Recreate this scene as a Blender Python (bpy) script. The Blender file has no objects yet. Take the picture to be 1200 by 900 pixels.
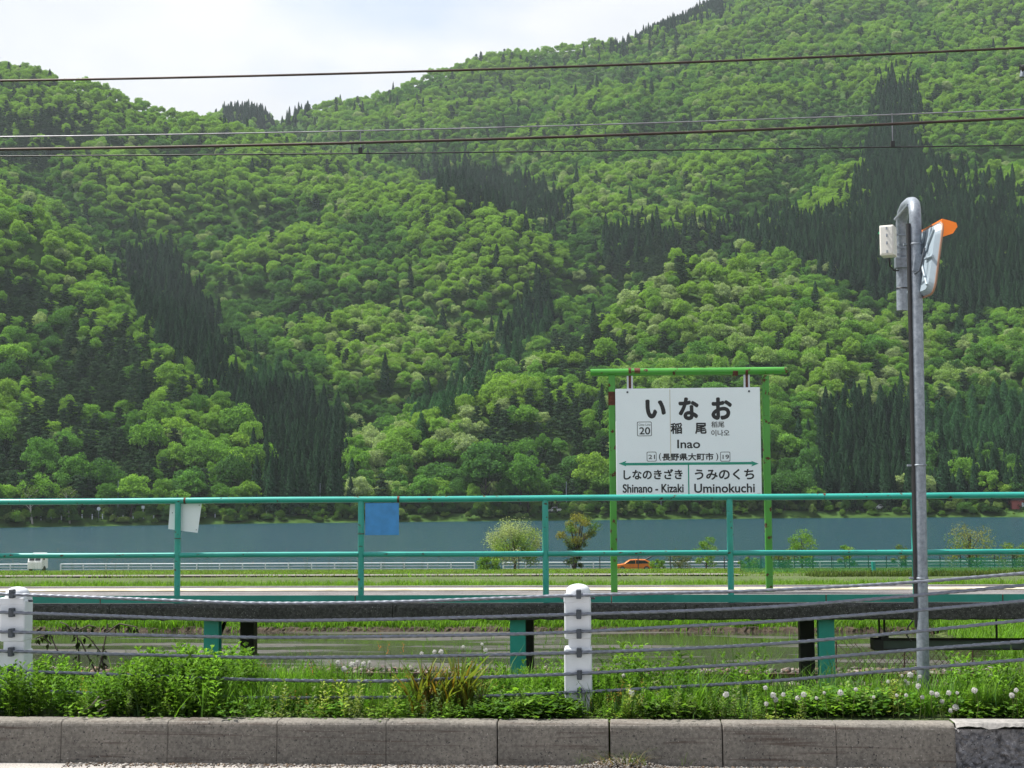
import bpy, math, random
import numpy as np
from mathutils import Vector, Matrix
R = math.radians
SC = bpy.context.scene
COL = SC.collection
rng = np.random.default_rng(7)
random.seed(7)

# ------------------------------------------------------------------ camera
EYE = np.array([0.0, 0.0, 1.5])
F = 1667.0                       # focal length in pixels of a 1200 px wide picture (50 mm on 36 mm)
YAW, PITCH, ROLL = R(4.0), R(4.1), R(0.41)
fwd = np.array([-math.sin(YAW) * math.cos(PITCH), math.cos(YAW) * math.cos(PITCH), math.sin(PITCH)])
rgt0 = np.array([math.cos(YAW), math.sin(YAW), 0.0])
up0 = np.cross(rgt0, fwd)
rgt = rgt0 * math.cos(ROLL) - up0 * math.sin(ROLL)
upv = up0 * math.cos(ROLL) + rgt0 * math.sin(ROLL)
cam_d = bpy.data.cameras.new('camera'); cam = bpy.data.objects.new('camera', cam_d); COL.objects.link(cam)
cam_d.lens = 50.0; cam_d.sensor_width = 36.0; cam_d.clip_start = 0.1; cam_d.clip_end = 20000
m = Matrix.Identity(4)
for i in range(3):
    m[i][0], m[i][1], m[i][2], m[i][3] = rgt[i], upv[i], -fwd[i], EYE[i]
cam.matrix_world = m
SC.camera = cam

def ray(px, py):
    return fwd + rgt * ((px - 600) / F) + upv * ((450 - py) / F)
def P(px, py, Y):
    d = ray(px, py); return EYE + d * (Y / d[1])
def Pz(px, py, z):
    d = ray(px, py); return EYE + d * ((z - EYE[2]) / d[2])
def proj(p):
    v = np.asarray(p) - EYE
    w = v @ fwd
    return 600 + F * (v @ rgt) / w, 450 - F * (v @ upv) / w

# ------------------------------------------------------------------ light
SUN_EL, SUN_AZ = R(61), R(-80)      # azimuth from +Y (straight ahead), negative = towards -X
sdir = np.array([math.sin(SUN_AZ) * math.cos(SUN_EL), math.cos(SUN_AZ) * math.cos(SUN_EL), math.sin(SUN_EL)])
sun_d = bpy.data.lights.new('sun', 'SUN'); sun = bpy.data.objects.new('sun', sun_d); COL.objects.link(sun)
sun_d.energy = 5.0; sun_d.angle = R(0.5); sun_d.color = (1.0, 0.955, 0.88)
sun.rotation_euler = Vector(sdir).to_track_quat('Z', 'Y').to_euler()
W = bpy.data.worlds.new('World'); SC.world = W; W.use_nodes = True
wn, wl = W.node_tree.nodes, W.node_tree.links
wn.clear()
wo = wn.new('ShaderNodeOutputWorld'); wb = wn.new('ShaderNodeBackground')
sky = wn.new('ShaderNodeTexSky'); sky.sky_type = 'NISHITA'; sky.sun_disc = False
sky.sun_elevation = SUN_EL; sky.sun_rotation = SUN_AZ; sky.air_density = 1.0; sky.dust_density = 1.0
tc = wn.new('ShaderNodeTexCoord'); mp = wn.new('ShaderNodeMapping'); mp.inputs['Scale'].default_value = (1, 1, 2.2)
mp.inputs['Location'].default_value = (6.835, 7.8, 2.93)
nz = wn.new('ShaderNodeTexNoise'); nz.inputs['Scale'].default_value = 2.6; nz.inputs['Detail'].default_value = 7; nz.inputs['Roughness'].default_value = 0.5
cr = wn.new('ShaderNodeValToRGB'); cr.color_ramp.elements[0].position = 0.42; cr.color_ramp.elements[1].position = 0.56; cr.color_ramp.elements[0].color = (0.45, 0.45, 0.45, 1)
n2 = wn.new('ShaderNodeTexNoise'); n2.inputs['Scale'].default_value = 5.0; n2.inputs['Detail'].default_value = 5
cr2 = wn.new('ShaderNodeValToRGB')
cr2.color_ramp.elements[0].position = 0.3; cr2.color_ramp.elements[0].color = (4.1, 4.3, 4.6, 1)
cr2.color_ramp.elements[1].position = 0.62; cr2.color_ramp.elements[1].color = (5.05, 5.12, 5.25, 1)
mx = wn.new('ShaderNodeMixRGB')
wl.new(tc.outputs['Generated'], mp.inputs['Vector']); wl.new(mp.outputs[0], nz.inputs['Vector']); wl.new(mp.outputs[0], n2.inputs['Vector'])
wl.new(nz.outputs['Fac'], cr.inputs['Fac']); wl.new(n2.outputs['Fac'], cr2.inputs['Fac'])
wl.new(cr.outputs['Color'], mx.inputs['Fac']); wl.new(sky.outputs['Color'], mx.inputs['Color1']); wl.new(cr2.outputs['Color'], mx.inputs['Color2'])
wl.new(mx.outputs['Color'], wb.inputs['Color']); wb.inputs['Strength'].default_value = 0.1
wl.new(wb.outputs[0], wo.inputs['Surface'])
vs = SC.view_settings
vs.view_transform = 'Standard'; vs.look = 'None'; vs.exposure = 0.95; vs.gamma = 1.0; vs.use_curve_mapping = False
SC.render.engine = 'CYCLES'
cy = SC.cycles
cy.max_bounces = 5; cy.diffuse_bounces = 3; cy.glossy_bounces = 2; cy.transmission_bounces = 3; cy.transparent_max_bounces = 8
cy.use_denoising = True; cy.use_adaptive_sampling = True; cy.adaptive_threshold = 0.02

# ------------------------------------------------------------------ materials
def newmat(name):
    mt = bpy.data.materials.new(name); mt.use_nodes = True
    nt = mt.node_tree; b = nt.nodes.get('Principled BSDF')
    return mt, nt.nodes, nt.links, b
def noise(nd, ln, scale, detail=4, vec=None, rough=0.55):
    n = nd.new('ShaderNodeTexNoise'); n.inputs['Scale'].default_value = scale; n.inputs['Detail'].default_value = detail; n.inputs['Roughness'].default_value = rough
    if vec is not None: ln.new(vec, n.inputs['Vector'])
    return n
def ramp(nd, ln, src, p0, c0, p1, c1):
    r = nd.new('ShaderNodeValToRGB'); e = r.color_ramp.elements
    e[0].position, e[1].position = p0, p1
    e[0].color = (*c0, 1) if len(c0) == 3 else c0; e[1].color = (*c1, 1) if len(c1) == 3 else c1
    ln.new(src, r.inputs['Fac']); return r
def mixc(nd, ln, fac, a, b, mode='MIX'):
    x = nd.new('ShaderNodeMixRGB'); x.blend_type = mode
    for k, v in (('Fac', fac), ('Color1', a), ('Color2', b)):
        if hasattr(v, 'links') or hasattr(v, 'is_linked'): ln.new(v, x.inputs[k])
        elif k == 'Fac': x.inputs[k].default_value = v
        else: x.inputs[k].default_value = (*v, 1)
    return x.outputs['Color']
def objvec(nd, ln, scale=(1, 1, 1)):
    t = nd.new('ShaderNodeTexCoord'); mp_ = nd.new('ShaderNodeMapping'); mp_.inputs['Scale'].default_value = scale
    ln.new(t.outputs['Object'], mp_.inputs['Vector']); return mp_.outputs[0]
def posvec(nd, ln, scale=(1, 1, 1)):
    t = nd.new('ShaderNodeNewGeometry'); mp_ = nd.new('ShaderNodeMapping'); mp_.inputs['Scale'].default_value = scale
    ln.new(t.outputs['Position'], mp_.inputs['Vector']); return mp_.outputs[0]
def bump(nd, ln, b, h, strength, dist):
    bp = nd.new('ShaderNodeBump'); bp.inputs['Strength'].default_value = strength; bp.inputs['Distance'].default_value = dist
    ln.new(h, bp.inputs['Height']); ln.new(bp.outputs[0], b.inputs['Normal'])
def plain(name, c, rough=0.6, metal=0.0, var=0.25, vscale=6.0):
    mt, nd, ln, b = newmat(name)
    n = noise(nd, ln, vscale, 6, posvec(nd, ln))
    r = ramp(nd, ln, n.outputs['Fac'], 0.3, [max(0, x * (1 - var)) for x in c], 0.7, [min(1, x * (1 + var)) for x in c])
    ln.new(r.outputs[0], b.inputs['Base Color']); b.inputs['Roughness'].default_value = rough; b.inputs['Metallic'].default_value = metal
    return mt
def painted(name, c, rust=0.62, rough=0.35, rs=9.0, fade=0.12, stretch=(1, 1, 1)):
    """paint that has chipped to rust in blotches of its own"""
    mt, nd, ln, b = newmat(name)
    v = posvec(nd, ln, stretch)
    n0 = noise(nd, ln, 3.0, 5, v); base = ramp(nd, ln, n0.outputs['Fac'], 0.3, [x * (1 - fade) for x in c], 0.7, [min(1, x * (1 + fade) + 0.01) for x in c])
    n1 = noise(nd, ln, rs, 9, v, 0.62); mask = ramp(nd, ln, n1.outputs['Fac'], rust, (0, 0, 0), rust + 0.02, (1, 1, 1))
    n2_ = noise(nd, ln, 60, 3, v); rc = ramp(nd, ln, n2_.outputs['Fac'], 0.35, (0.035, 0.012, 0.008), 0.7, (0.13, 0.05, 0.025))
    col = mixc(nd, ln, mask.outputs[0], base.outputs[0], rc.outputs[0])
    ln.new(col, b.inputs['Base Color'])
    rr = ramp(nd, ln, mask.outputs[0], 0, (rough,) * 3, 1, (0.9,) * 3); ln.new(rr.outputs[0], b.inputs['Roughness'])
    bump(nd, ln, b, mask.outputs[0], 0.25, -0.003)
    return mt
def concrete(name, c0, c1, scale=30, rough=0.9, bs=0.5, stain=None, speck=None):
    mt, nd, ln, b = newmat(name)
    v = posvec(nd, ln)
    n = noise(nd, ln, scale, 8, v, 0.7); big = noise(nd, ln, 3.0, 5, v)
    r = ramp(nd, ln, n.outputs['Fac'], 0.32, c0, 0.68, c1)
    g = ramp(nd, ln, big.outputs['Fac'], 0.3, (0.72, 0.72, 0.72), 0.7, (1.15, 1.13, 1.1))
    col = mixc(nd, ln, 1.0, r.outputs[0], g.outputs[0], 'MULTIPLY')
    if stain:
        sv = posvec(nd, ln, (0.9, 0.9, 22)); s1 = noise(nd, ln, 2.2, 5, sv); sm = ramp(nd, ln, s1.outputs['Fac'], 0.55, (0, 0, 0), 0.70, (0.85,) * 3)
        col = mixc(nd, ln, sm.outputs[0], col, stain)
    if speck:
        s2 = noise(nd, ln, 95, 2, v); sm2 = ramp(nd, ln, s2.outputs['Fac'], 0.66, (0, 0, 0), 0.72, (1,) * 3)
        col = mixc(nd, ln, sm2.outputs[0], col, speck)
        s3 = noise(nd, ln, 70, 2, posvec(nd, ln, (1.1, 1.1, 1.1))); sm3 = ramp(nd, ln, s3.outputs['Fac'], 0.30, (1,) * 3, 0.36, (0,) * 3)
        col = mixc(nd, ln, sm3.outputs[0], col, (0.03, 0.03, 0.03))
    ln.new(col, b.inputs['Base Color']); b.inputs['Roughness'].default_value = rough
    bump(nd, ln, b, n.outputs['Fac'], bs, 0.01)
    return mt
def leafmat(name, src, c=None, trans=0.4, var=0.35, rough=0.5, gloss=0.0, tmul=(1.15, 1.25, 0.55)):
    """src: 'instancer' | 'object' | 'vertex' tint, or a plain colour"""
    mt = bpy.data.materials.new(name); mt.use_nodes = True; nd, ln = mt.node_tree.nodes, mt.node_tree.links
    nd.clear(); out = nd.new('ShaderNodeOutputMaterial')
    if src == 'object':
        o = nd.new('ShaderNodeObjectInfo'); cs = o.outputs['Color']
    elif src in ('instancer', 'vertex'):
        a = nd.new('ShaderNodeAttribute'); a.attribute_type = 'INSTANCER' if src == 'instancer' else 'GEOMETRY'; a.attribute_name = 'tint'; cs = a.outputs['Color']
    else:
        rgb = nd.new('ShaderNodeRGB'); rgb.outputs[0].default_value = (*c, 1); cs = rgb.outputs[0]
    g = nd.new('ShaderNodeNewGeometry')
    rr = ramp(nd, ln, g.outputs['Random Per Island'], 0.0, (1 - var,) * 3, 1.0, (1 + var, 1 + var * 0.85, 1 + var * 0.6))
    col = mixc(nd, ln, 1.0, cs, rr.outputs[0], 'MULTIPLY')
    d = nd.new('ShaderNodeBsdfDiffuse'); t = nd.new('ShaderNodeBsdfTranslucent'); ms = nd.new('ShaderNodeMixShader'); ms.inputs[0].default_value = trans
    tcx = mixc(nd, ln, 1.0, col, tmul, 'MULTIPLY')
    ln.new(col, d.inputs['Color']); ln.new(tcx, t.inputs['Color']); ln.new(d.outputs[0], ms.inputs[1]); ln.new(t.outputs[0], ms.inputs[2])
    res = ms.outputs[0]
    if gloss:
        gl = nd.new('ShaderNodeBsdfGlossy'); gl.inputs['Roughness'].default_value = rough; m2 = nd.new('ShaderNodeMixShader'); m2.inputs[0].default_value = gloss
        ln.new(res, m2.inputs[1]); ln.new(gl.outputs[0], m2.inputs[2]); res = m2.outputs[0]
    ln.new(res, out.inputs['Surface'])
    return mt

M = {}
M['teal'] = painted('teal_paint', (0.018, 0.29, 0.24), rust=0.625, rs=12, stretch=(1.0, 1.2, 2.0))
M['teal_clean'] = painted('teal_board_paint', (0.010, 0.225, 0.185), rust=0.72, rs=6)
M['green'] = painted('green_paint', (0.050, 0.25, 0.025), rust=0.60, rs=9)
M['rust'] = plain('rust', (0.09, 0.03, 0.018), 0.9, 0, 0.5, 30)
M['white_sign'] = plain('sign_enamel', (0.75, 0.80, 0.84), 0.35, 0, 0.02, 2)
M['white_paint'] = plain('white_paint', (0.56, 0.59, 0.63), 0.4, 0, 0.06, 9)
M['black_print'] = plain('black_print', (0.012, 0.012, 0.014), 0.5, 0, 0.1)
M['grey_print'] = plain('grey_print', (0.05, 0.05, 0.055), 0.5, 0, 0.1)
M['teal_print'] = plain('teal_print', (0.01, 0.25, 0.17), 0.5, 0, 0.1)
M['seam'] = plain('seam_stain', (0.5, 0.46, 0.38), 0.6, 0, 0.1)
M['galv'] = concrete('galvanised_steel', (0.14, 0.165, 0.20), (0.29, 0.33, 0.385), 38, 0.5, 0.05)
M['galv'].node_tree.nodes['Principled BSDF'].inputs['Metallic'].default_value = 0.35
M['cable'] = plain('steel_cable', (0.15, 0.165, 0.20), 0.5, 0.45, 0.2, 30)
M['clip'] = plain('grey_clip', (0.045, 0.055, 0.07), 0.55, 0, 0.2, 20)
M['black'] = plain('black_plastic', (0.012, 0.012, 0.013), 0.5, 0, 0.2)
M['kerb'] = concrete('kerb_concrete', (0.092, 0.085, 0.075), (0.215, 0.200, 0.180), 48, 0.95, 0.6, stain=(0.060, 0.042, 0.034), speck=(0.28, 0.265, 0.24))
M['rough'] = concrete('broken_concrete', (0.05, 0.05, 0.055), (0.30, 0.30, 0.32), 28, 0.9, 1.0, speck=(0.5, 0.5, 0.52))
M['mortar'] = concrete('mortar', (0.16, 0.155, 0.15), (0.36, 0.35, 0.34), 26, 0.9, 0.8)
M['asphalt'] = concrete('asphalt', (0.20, 0.19, 0.18), (0.46, 0.44, 0.42), 90, 0.95, 0.6, speck=(0.6, 0.58, 0.55))
M['deck'] = concrete('platform_asphalt', (0.07, 0.068, 0.07), (0.22, 0.21, 0.214), 45, 0.95, 0.5)
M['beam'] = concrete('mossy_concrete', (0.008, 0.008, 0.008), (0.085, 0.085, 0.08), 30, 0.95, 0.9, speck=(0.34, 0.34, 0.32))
M['yellow'] = concrete('worn_yellow_line', (0.42, 0.37, 0.23), (0.54, 0.51, 0.42), 3, 0.8, 0.2)
M['dark_steel'] = plain('dark_steel', (0.02, 0.02, 0.02), 0.6, 0.2, 0.4)
M['rail'] = plain('rail_steel', (0.055, 0.028, 0.02), 0.6, 0.3, 0.4, 20)
M['sleeper'] = concrete('sleeper_concrete', (0.12, 0.10, 0.09), (0.3, 0.27, 0.24), 30)
M['wire'] = plain('wire', (0.05, 0.035, 0.03), 0.5, 0.5, 0.3)
M['wire_silver'] = plain('steel_wire', (0.25, 0.25, 0.27), 0.4, 0.7, 0.3)  # bare silvery steel of the messenger wire and droppers
M['box'] = plain('beige_box', (0.62, 0.61, 0.57), 0.5, 0, 0.06)
M['orange'] = plain('orange_plastic', (0.85, 0.20, 0.01), 0.45, 0, 0.06)
M['mirror_back'] = plain('mirror_back', (0.27, 0.33, 0.38), 0.5, 0.1, 0.1)
M['blue'] = plain('blue_plate', (0.05, 0.25, 0.58), 0.5, 0, 0.12, 14)
M['bark'] = plain('bark', (0.045, 0.035, 0.028), 0.9, 0, 0.4, 4)
M['pale_bark'] = plain('pale_bark', (0.30, 0.28, 0.25), 0.9, 0, 0.3, 4)
M['car_orange'] = plain('orange_car_paint', (0.62, 0.17, 0.03), 0.25, 0.2, 0.03)
M['car_white'] = plain('white_car_paint', (0.78, 0.78, 0.78), 0.3, 0, 0.03)
M['glass'] = plain('dark_glass', (0.02, 0.025, 0.03), 0.08, 0, 0.1)
M['tyre'] = plain('tyre', (0.015, 0.015, 0.015), 0.8, 0, 0.2)
M['red_wall'] = plain('red_wall', (0.28, 0.07, 0.06), 0.8, 0, 0.15)
M['leaf_inst'] = leafmat('leaf_forest', 'instancer', trans=0.42)
M['leaf_obj'] = leafmat('leaf_tree', 'object', trans=0.42)
M['leaf_vert'] = leafmat('leaf_plants', 'vertex', trans=0.45, gloss=0.008, rough=0.6)
M['needle_inst'] = leafmat('needle_forest', 'instancer', trans=0.15)
M['needle_obj'] = leafmat('needle_tree', 'object', trans=0.15)
M['puff'] = leafmat('dandelion_down', 'plain', (0.62, 0.62, 0.61), trans=0.5, var=0.1, tmul=(1, 1, 1))
M['stem'] = leafmat('stem', 'plain', (0.10, 0.13, 0.04), trans=0.1)

# ------------------------------------------------------------------ object helpers
def tag(o, label=None, cat=None, group=None, kind=None):
    if label: o['label'] = label
    if cat: o['category'] = cat
    if group: o['group'] = group
    if kind: o['kind'] = kind
    return o
def thing(name, label, cat, loc=(0, 0, 0), group=None):
    o = bpy.data.objects.new(name, None); COL.objects.link(o); o.location = [float(x) for x in loc]; o.empty_display_size = 0.2
    return tag(o, label, cat, group)
class MB:
    """collects shapes; build() links them as ONE mesh object"""
    def __init__(s): s.v = []; s.f = []; s.sm = []
    def add(s, vs_, fs, smooth=False):
        o = len(s.v); s.v.extend([tuple(map(float, p)) for p in vs_]); s.f.extend([tuple(i + o for i in q) for q in fs]); s.sm.extend([smooth] * len(fs)); return s
    def box(s, a, b):
        (x0, y0, z0), (x1, y1, z1) = a, b
        x0, x1 = min(x0, x1), max(x0, x1); y0, y1 = min(y0, y1), max(y0, y1); z0, z1 = min(z0, z1), max(z0, z1)
        v = [(x0, y0, z0), (x1, y0, z0), (x1, y1, z0), (x0, y1, z0), (x0, y0, z1), (x1, y0, z1), (x1, y1, z1), (x0, y1, z1)]
        return s.add(v, [(3, 2, 1, 0), (4, 5, 6, 7), (0, 1, 5, 4), (1, 2, 6, 5), (2, 3, 7, 6), (3, 0, 4, 7)])
    def obox(s, c, ux, uy, uz, hx, hy, hz):
        c, ux, uy, uz = map(np.asarray, (c, ux, uy, uz)); v = []
        for k in (-1, 1):
            for (i, j) in ((-1, -1), (1, -1), (1, 1), (-1, 1)): v.append(c + ux * hx * i + uy * hy * j + uz * hz * k)
        return s.add(v, [(3, 2, 1, 0), (4, 5, 6, 7), (0, 1, 5, 4), (1, 2, 6, 5), (2, 3, 7, 6), (3, 0, 4, 7)])
    def tube(s, pts, r, n=10, caps=True):
        pts = [np.asarray(p, float) for p in pts]; rs = r if hasattr(r, '__len__') else [r] * len(pts)
        vs_, fs = [], []; ref = None
        for i, p in enumerate(pts):
            t = pts[min(i + 1, len(pts) - 1)] - pts[max(i - 1, 0)]; t = t / (np.linalg.norm(t) + 1e-12)
            if ref is None:
                ref = np.array([0, 0, 1.0]) if abs(t[2]) < 0.9 else np.array([1.0, 0, 0])
            a = ref - t * (ref @ t); a /= np.linalg.norm(a) + 1e-12; ref = a; b = np.cross(t, a)
            for k in range(n):
                th = 2 * math.pi * k / n; vs_.append(p + (a * math.cos(th) + b * math.sin(th)) * rs[i])
        for i in range(len(pts) - 1):
            for k in range(n):
                fs.append((i * n + k, i * n + (k + 1) % n, (i + 1) * n + (k + 1) % n, (i + 1) * n + k))
        s.add(vs_, fs, True)
        if caps:
            s.add(vs_[:n], [tuple(range(n))[::-1]]); s.add(vs_[-n:], [tuple(range(n))])
        return s
    def lathe(s, prof, c=(0, 0, 0), n=20):
        vs_, fs = [], []
        for (r, z) in prof:
            for k in range(n):
                th = 2 * math.pi * k / n; vs_.append((c[0] + r * math.cos(th), c[1] + r * math.sin(th), c[2] + z))
        for i in range(len(prof) - 1):
            for k in range(n):
                fs.append((i * n + k, i * n + (k + 1) % n, (i + 1) * n + (k + 1) % n, (i + 1) * n + k))
        return s.add(vs_, fs, True)
    def prism(s, poly, axis, a, b):
        """polygon of 2-D points extruded along axis ('x','y','z') from a to b"""
        def mk(p, t): return {'x': (t, p[0], p[1]), 'y': (p[0], t, p[1]), 'z': (p[0], p[1], t)}[axis]
        n = len(poly); vs_ = [mk(p, a) for p in poly] + [mk(p, b) for p in poly]
        return s.add(vs_, [tuple(range(n)), tuple(range(2 * n - 1, n - 1, -1))] + [(i, n + i, n + (i + 1) % n, (i + 1) % n) for i in range(n)])
    def build(s, name, mat, parent=None, bevel=0, seg=2):
        me = bpy.data.meshes.new(name); off = np.array(parent_loc(parent))
        me.from_pydata([tuple(np.array(p) - off) for p in s.v], [], s.f); me.materials.append(mat)
        me.polygons.foreach_set('use_smooth', s.sm); me.update()
        o = bpy.data.objects.new(name, me); COL.objects.link(o)
        if parent: o.parent = parent
        if bevel:
            b = o.modifiers.new('bevel', 'BEVEL'); b.width = bevel; b.segments = seg; b.limit_method = 'ANGLE'; b.angle_limit = R(40)
        return o
def parent_loc(p):
    v = np.zeros(3)
    while p is not None: v += np.array(p.location); p = p.parent
    return v
def npmesh(name, V, Fc, mat, tint=None, parent=None, smooth=False, link=True):
    """fast mesh of equal-size faces from arrays; tint = per-vertex colour"""
    me = bpy.data.meshes.new(name); V = np.asarray(V, np.float32); Fc = np.asarray(Fc, np.int32); k = Fc.shape[1]
    me.vertices.add(len(V)); me.vertices.foreach_set('co', V.ravel())
    me.loops.add(Fc.size); me.loops.foreach_set('vertex_index', Fc.ravel())
    me.polygons.add(len(Fc)); me.polygons.foreach_set('loop_start', np.arange(0, Fc.size, k, dtype=np.int32))
    if smooth: me.polygons.foreach_set('use_smooth', np.ones(len(Fc), bool))
    if tint is not None:
        a = me.color_attributes.new('tint', 'FLOAT_COLOR', 'POINT'); c = np.ones((len(V), 4), np.float32); c[:, :3] = tint; a.data.foreach_set('color', c.ravel())
    me.update(calc_edges=True); me.validate(); me.materials.append(mat)
    o = bpy.data.objects.new(name, me)
    if link: COL.objects.link(o)
    if parent: o.parent = parent
    return o
def scatter(protos, pts, rot, scl, tint, which, tilt=None):
    """stack copies of small (V, F, shade) prototypes into one set of arrays"""
    Vs, Fs, Ts, off = [], [], [], 0
    for k, (v, f, sh) in enumerate(protos):
        ids = np.nonzero(which == k)[0]
        if not len(ids): continue
        c, s_ = np.cos(rot[ids])[:, None], np.sin(rot[ids])[:, None]
        x = v[None, :, 0] * c - v[None, :, 1] * s_; y = v[None, :, 0] * s_ + v[None, :, 1] * c; z = np.repeat(v[None, :, 2], len(ids), 0)
        if tilt is not None:
            x = x + z * tilt[ids, 0:1]; y = y + z * tilt[ids, 1:2]
        vv = np.stack([x, y, z], -1) * scl[ids][:, None, None] + pts[ids][:, None, :]
        n = len(v); ff = f[None] + (np.arange(len(ids)) * n)[:, None, None] + off
        Vs.append(vv.reshape(-1, 3)); Fs.append(ff.reshape(-1, f.shape[1])); Ts.append((tint[ids][:, None, :] * sh[None]).reshape(-1, 3)); off += n * len(ids)
    return np.concatenate(Vs), np.concatenate(Fs), np.concatenate(Ts)
def fbm(x, y, scale, octv=4, seed=0, gain=0.5):
    r = np.random.default_rng(seed); out = np.zeros_like(x, float); amp, tot = 1.0, 0.0
    for o in range(octv):
        L = r.random((256, 256)); fx, fy = x / scale * 2 ** o + 1000.3, y / scale * 2 ** o + 1000.7
        ix, iy = np.floor(fx).astype(int), np.floor(fy).astype(int); u, v = fx - ix, fy - iy; u, v = u * u * (3 - 2 * u), v * v * (3 - 2 * v)
        a = L[ix % 256, iy % 256]; b = L[(ix + 1) % 256, iy % 256]; c = L[ix % 256, (iy + 1) % 256]; d = L[(ix + 1) % 256, (iy + 1) % 256]
        out += amp * ((a * (1 - u) + b * u) * (1 - v) + (c * (1 - u) + d * u) * v); tot += amp; amp *= gain
    return out / tot * 2 - 1
def inpoly(px, py, poly):
    ins = np.zeros(px.shape, bool); n = len(poly)
    for i in range(n):
        (x0, y0), (x1, y1) = poly[i], poly[(i + 1) % n]
        c = ((y0 > py) != (y1 > py)) & (px < (x1 - x0) * (py - y0) / (y1 - y0 + 1e-9) + x0); ins ^= c
    return ins
def cards(C, N, size, asp=1.0, jit=0.7, r=rng):
    """one small quad leaf clump at each centre C facing about N"""
    n = len(C); N = N + r.normal(0, jit, (n, 3)); N /= np.linalg.norm(N, axis=1)[:, None] + 1e-9
    A = np.cross(N, r.normal(0, 1, (n, 3))); A /= np.linalg.norm(A, axis=1)[:, None] + 1e-9; B = np.cross(N, A)
    a = A * (size[:, None] * 0.5); b = B * (size[:, None] * 0.5 * asp)
    V = np.stack([C - a, C - b * 0.9 + a * 0.1, C + a, C + b], 1).reshape(-1, 3)
    return V, np.arange(4 * n).reshape(n, 4)

# ------------------------------------------------------------------ terrain functions
LAKE_Z = -8.5
_yk = [-60, 7.80, 7.87, 8.95, 10.2, 11.5, 14.0, 16.0, 17.0, 19.0, 19.45, 19.7, 24.65, 24.85, 26, 33, 60, 110, 150, 160, 170, 330, 380]
_zk = [-0.06, -0.06, 0.215, 0.20, -0.35, -0.80, -0.92, -1.06, -1.10, -1.10, -1.02, -1.14, -1.14, -0.96, -0.80, -0.80, -2.3, -5.05, -7.3, -8.2, -9.3, -12, -11]
def ground_z(x, y):
    return np.interp(y, _yk, _zk)
shore_pts = np.array([Pz(px, py, LAKE_Z)[:2] for px, py in [(-500, 624), (-100, 620), (0, 618.5), (150, 616), (300, 613.5), (450, 612), (600, 610.5), (750, 609), (900, 607.5), (1050, 606.5), (1200, 606), (1350, 606), (1900, 606)]])
def shore_y(x): return np.interp(x, shore_pts[:, 0], shore_pts[:, 1])
def RW(pts, th=11.0):
    out = []
    for px, py, D in pts:
        p = P(px, py, D); p[2] -= th; out.append(p)
    return np.array(out)
RIDGES = [  # crest lines of the hill opposite: (polyline, slope of its flanks)
    (RW([(-260, 140, 700), (-100, 175, 640), (0, 222, 575), (60, 262, 545), (130, 340, 505), (200, 415, 470), (260, 490, 440), (305, 550, 405)]), 0.66),
    (RW([(-500, 40, 1000), (-200, 55, 980), (-40, 64, 960), (40, 70, 950), (100, 88, 945), (160, 98, 950), (215, 108, 960), (250, 124, 970), (290, 140, 1000)], 3), 0.62),
    (RW([(100, 88, 945), (200, 150, 880), (300, 200, 800), (400, 240, 730), (430, 300, 660), (420, 380, 580), (400, 470, 500), (385, 560, 425)]), 0.64),
    (RW([(215, 108, 960), (330, 170, 880), (430, 195, 820), (520, 205, 780), (600, 240, 735), (640, 290, 690), (650, 340, 640)]), 0.64),
    (RW([(520, 205, 780), (510, 290, 690), (510, 380, 590), (470, 460, 500)]), 0.62),
    (RW([(230, 130, 1400), (300, 120, 1420), (370, 134, 1400), (450, 140, 1350)], 6), 0.5),
    (RW([(330, 140, 1300), (370, 130, 1300), (450, 117, 1300), (520, 92, 1320), (600, 62, 1350), (700, 45, 1400), (770, 25, 1450), (840, -6, 1500), (1000, -70, 1600), (1300, -120, 1750), (1700, -150, 1900)], 0), 0.55),
    (RW([(840, -6, 1500), (780, 50, 1330), (720, 110, 1180), (670, 165, 1050), (640, 205, 960), (700, 250, 860)]), 0.66),
    (RW([(1000, -70, 1600), (960, 20, 1380), (930, 100, 1180), (900, 170, 1030), (890, 235, 900)]), 0.64),
    (RW([(1300, -120, 1750), (1180, 0, 1500), (1130, 110, 1250), (1120, 200, 1050), (1150, 290, 880), (1180, 350, 780)]), 0.62),
    (RW([(385, 565, 415), (430, 520, 432), (520, 455, 462), (610, 395, 505), (690, 350, 540), (760, 312, 570), (815, 288, 588), (880, 305, 588), (940, 330, 582), (1050, 362, 574), (1200, 392, 565), (1400, 420, 560), (1700, 440, 560)]), 0.66),
    (RW([(815, 288, 588), (760, 380, 530), (740, 470, 475), (700, 560, 430)]), 0.6),
    (RW([(940, 330, 582), (900, 410, 530), (880, 500, 470), (870, 560, 440)]), 0.6),
]
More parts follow.
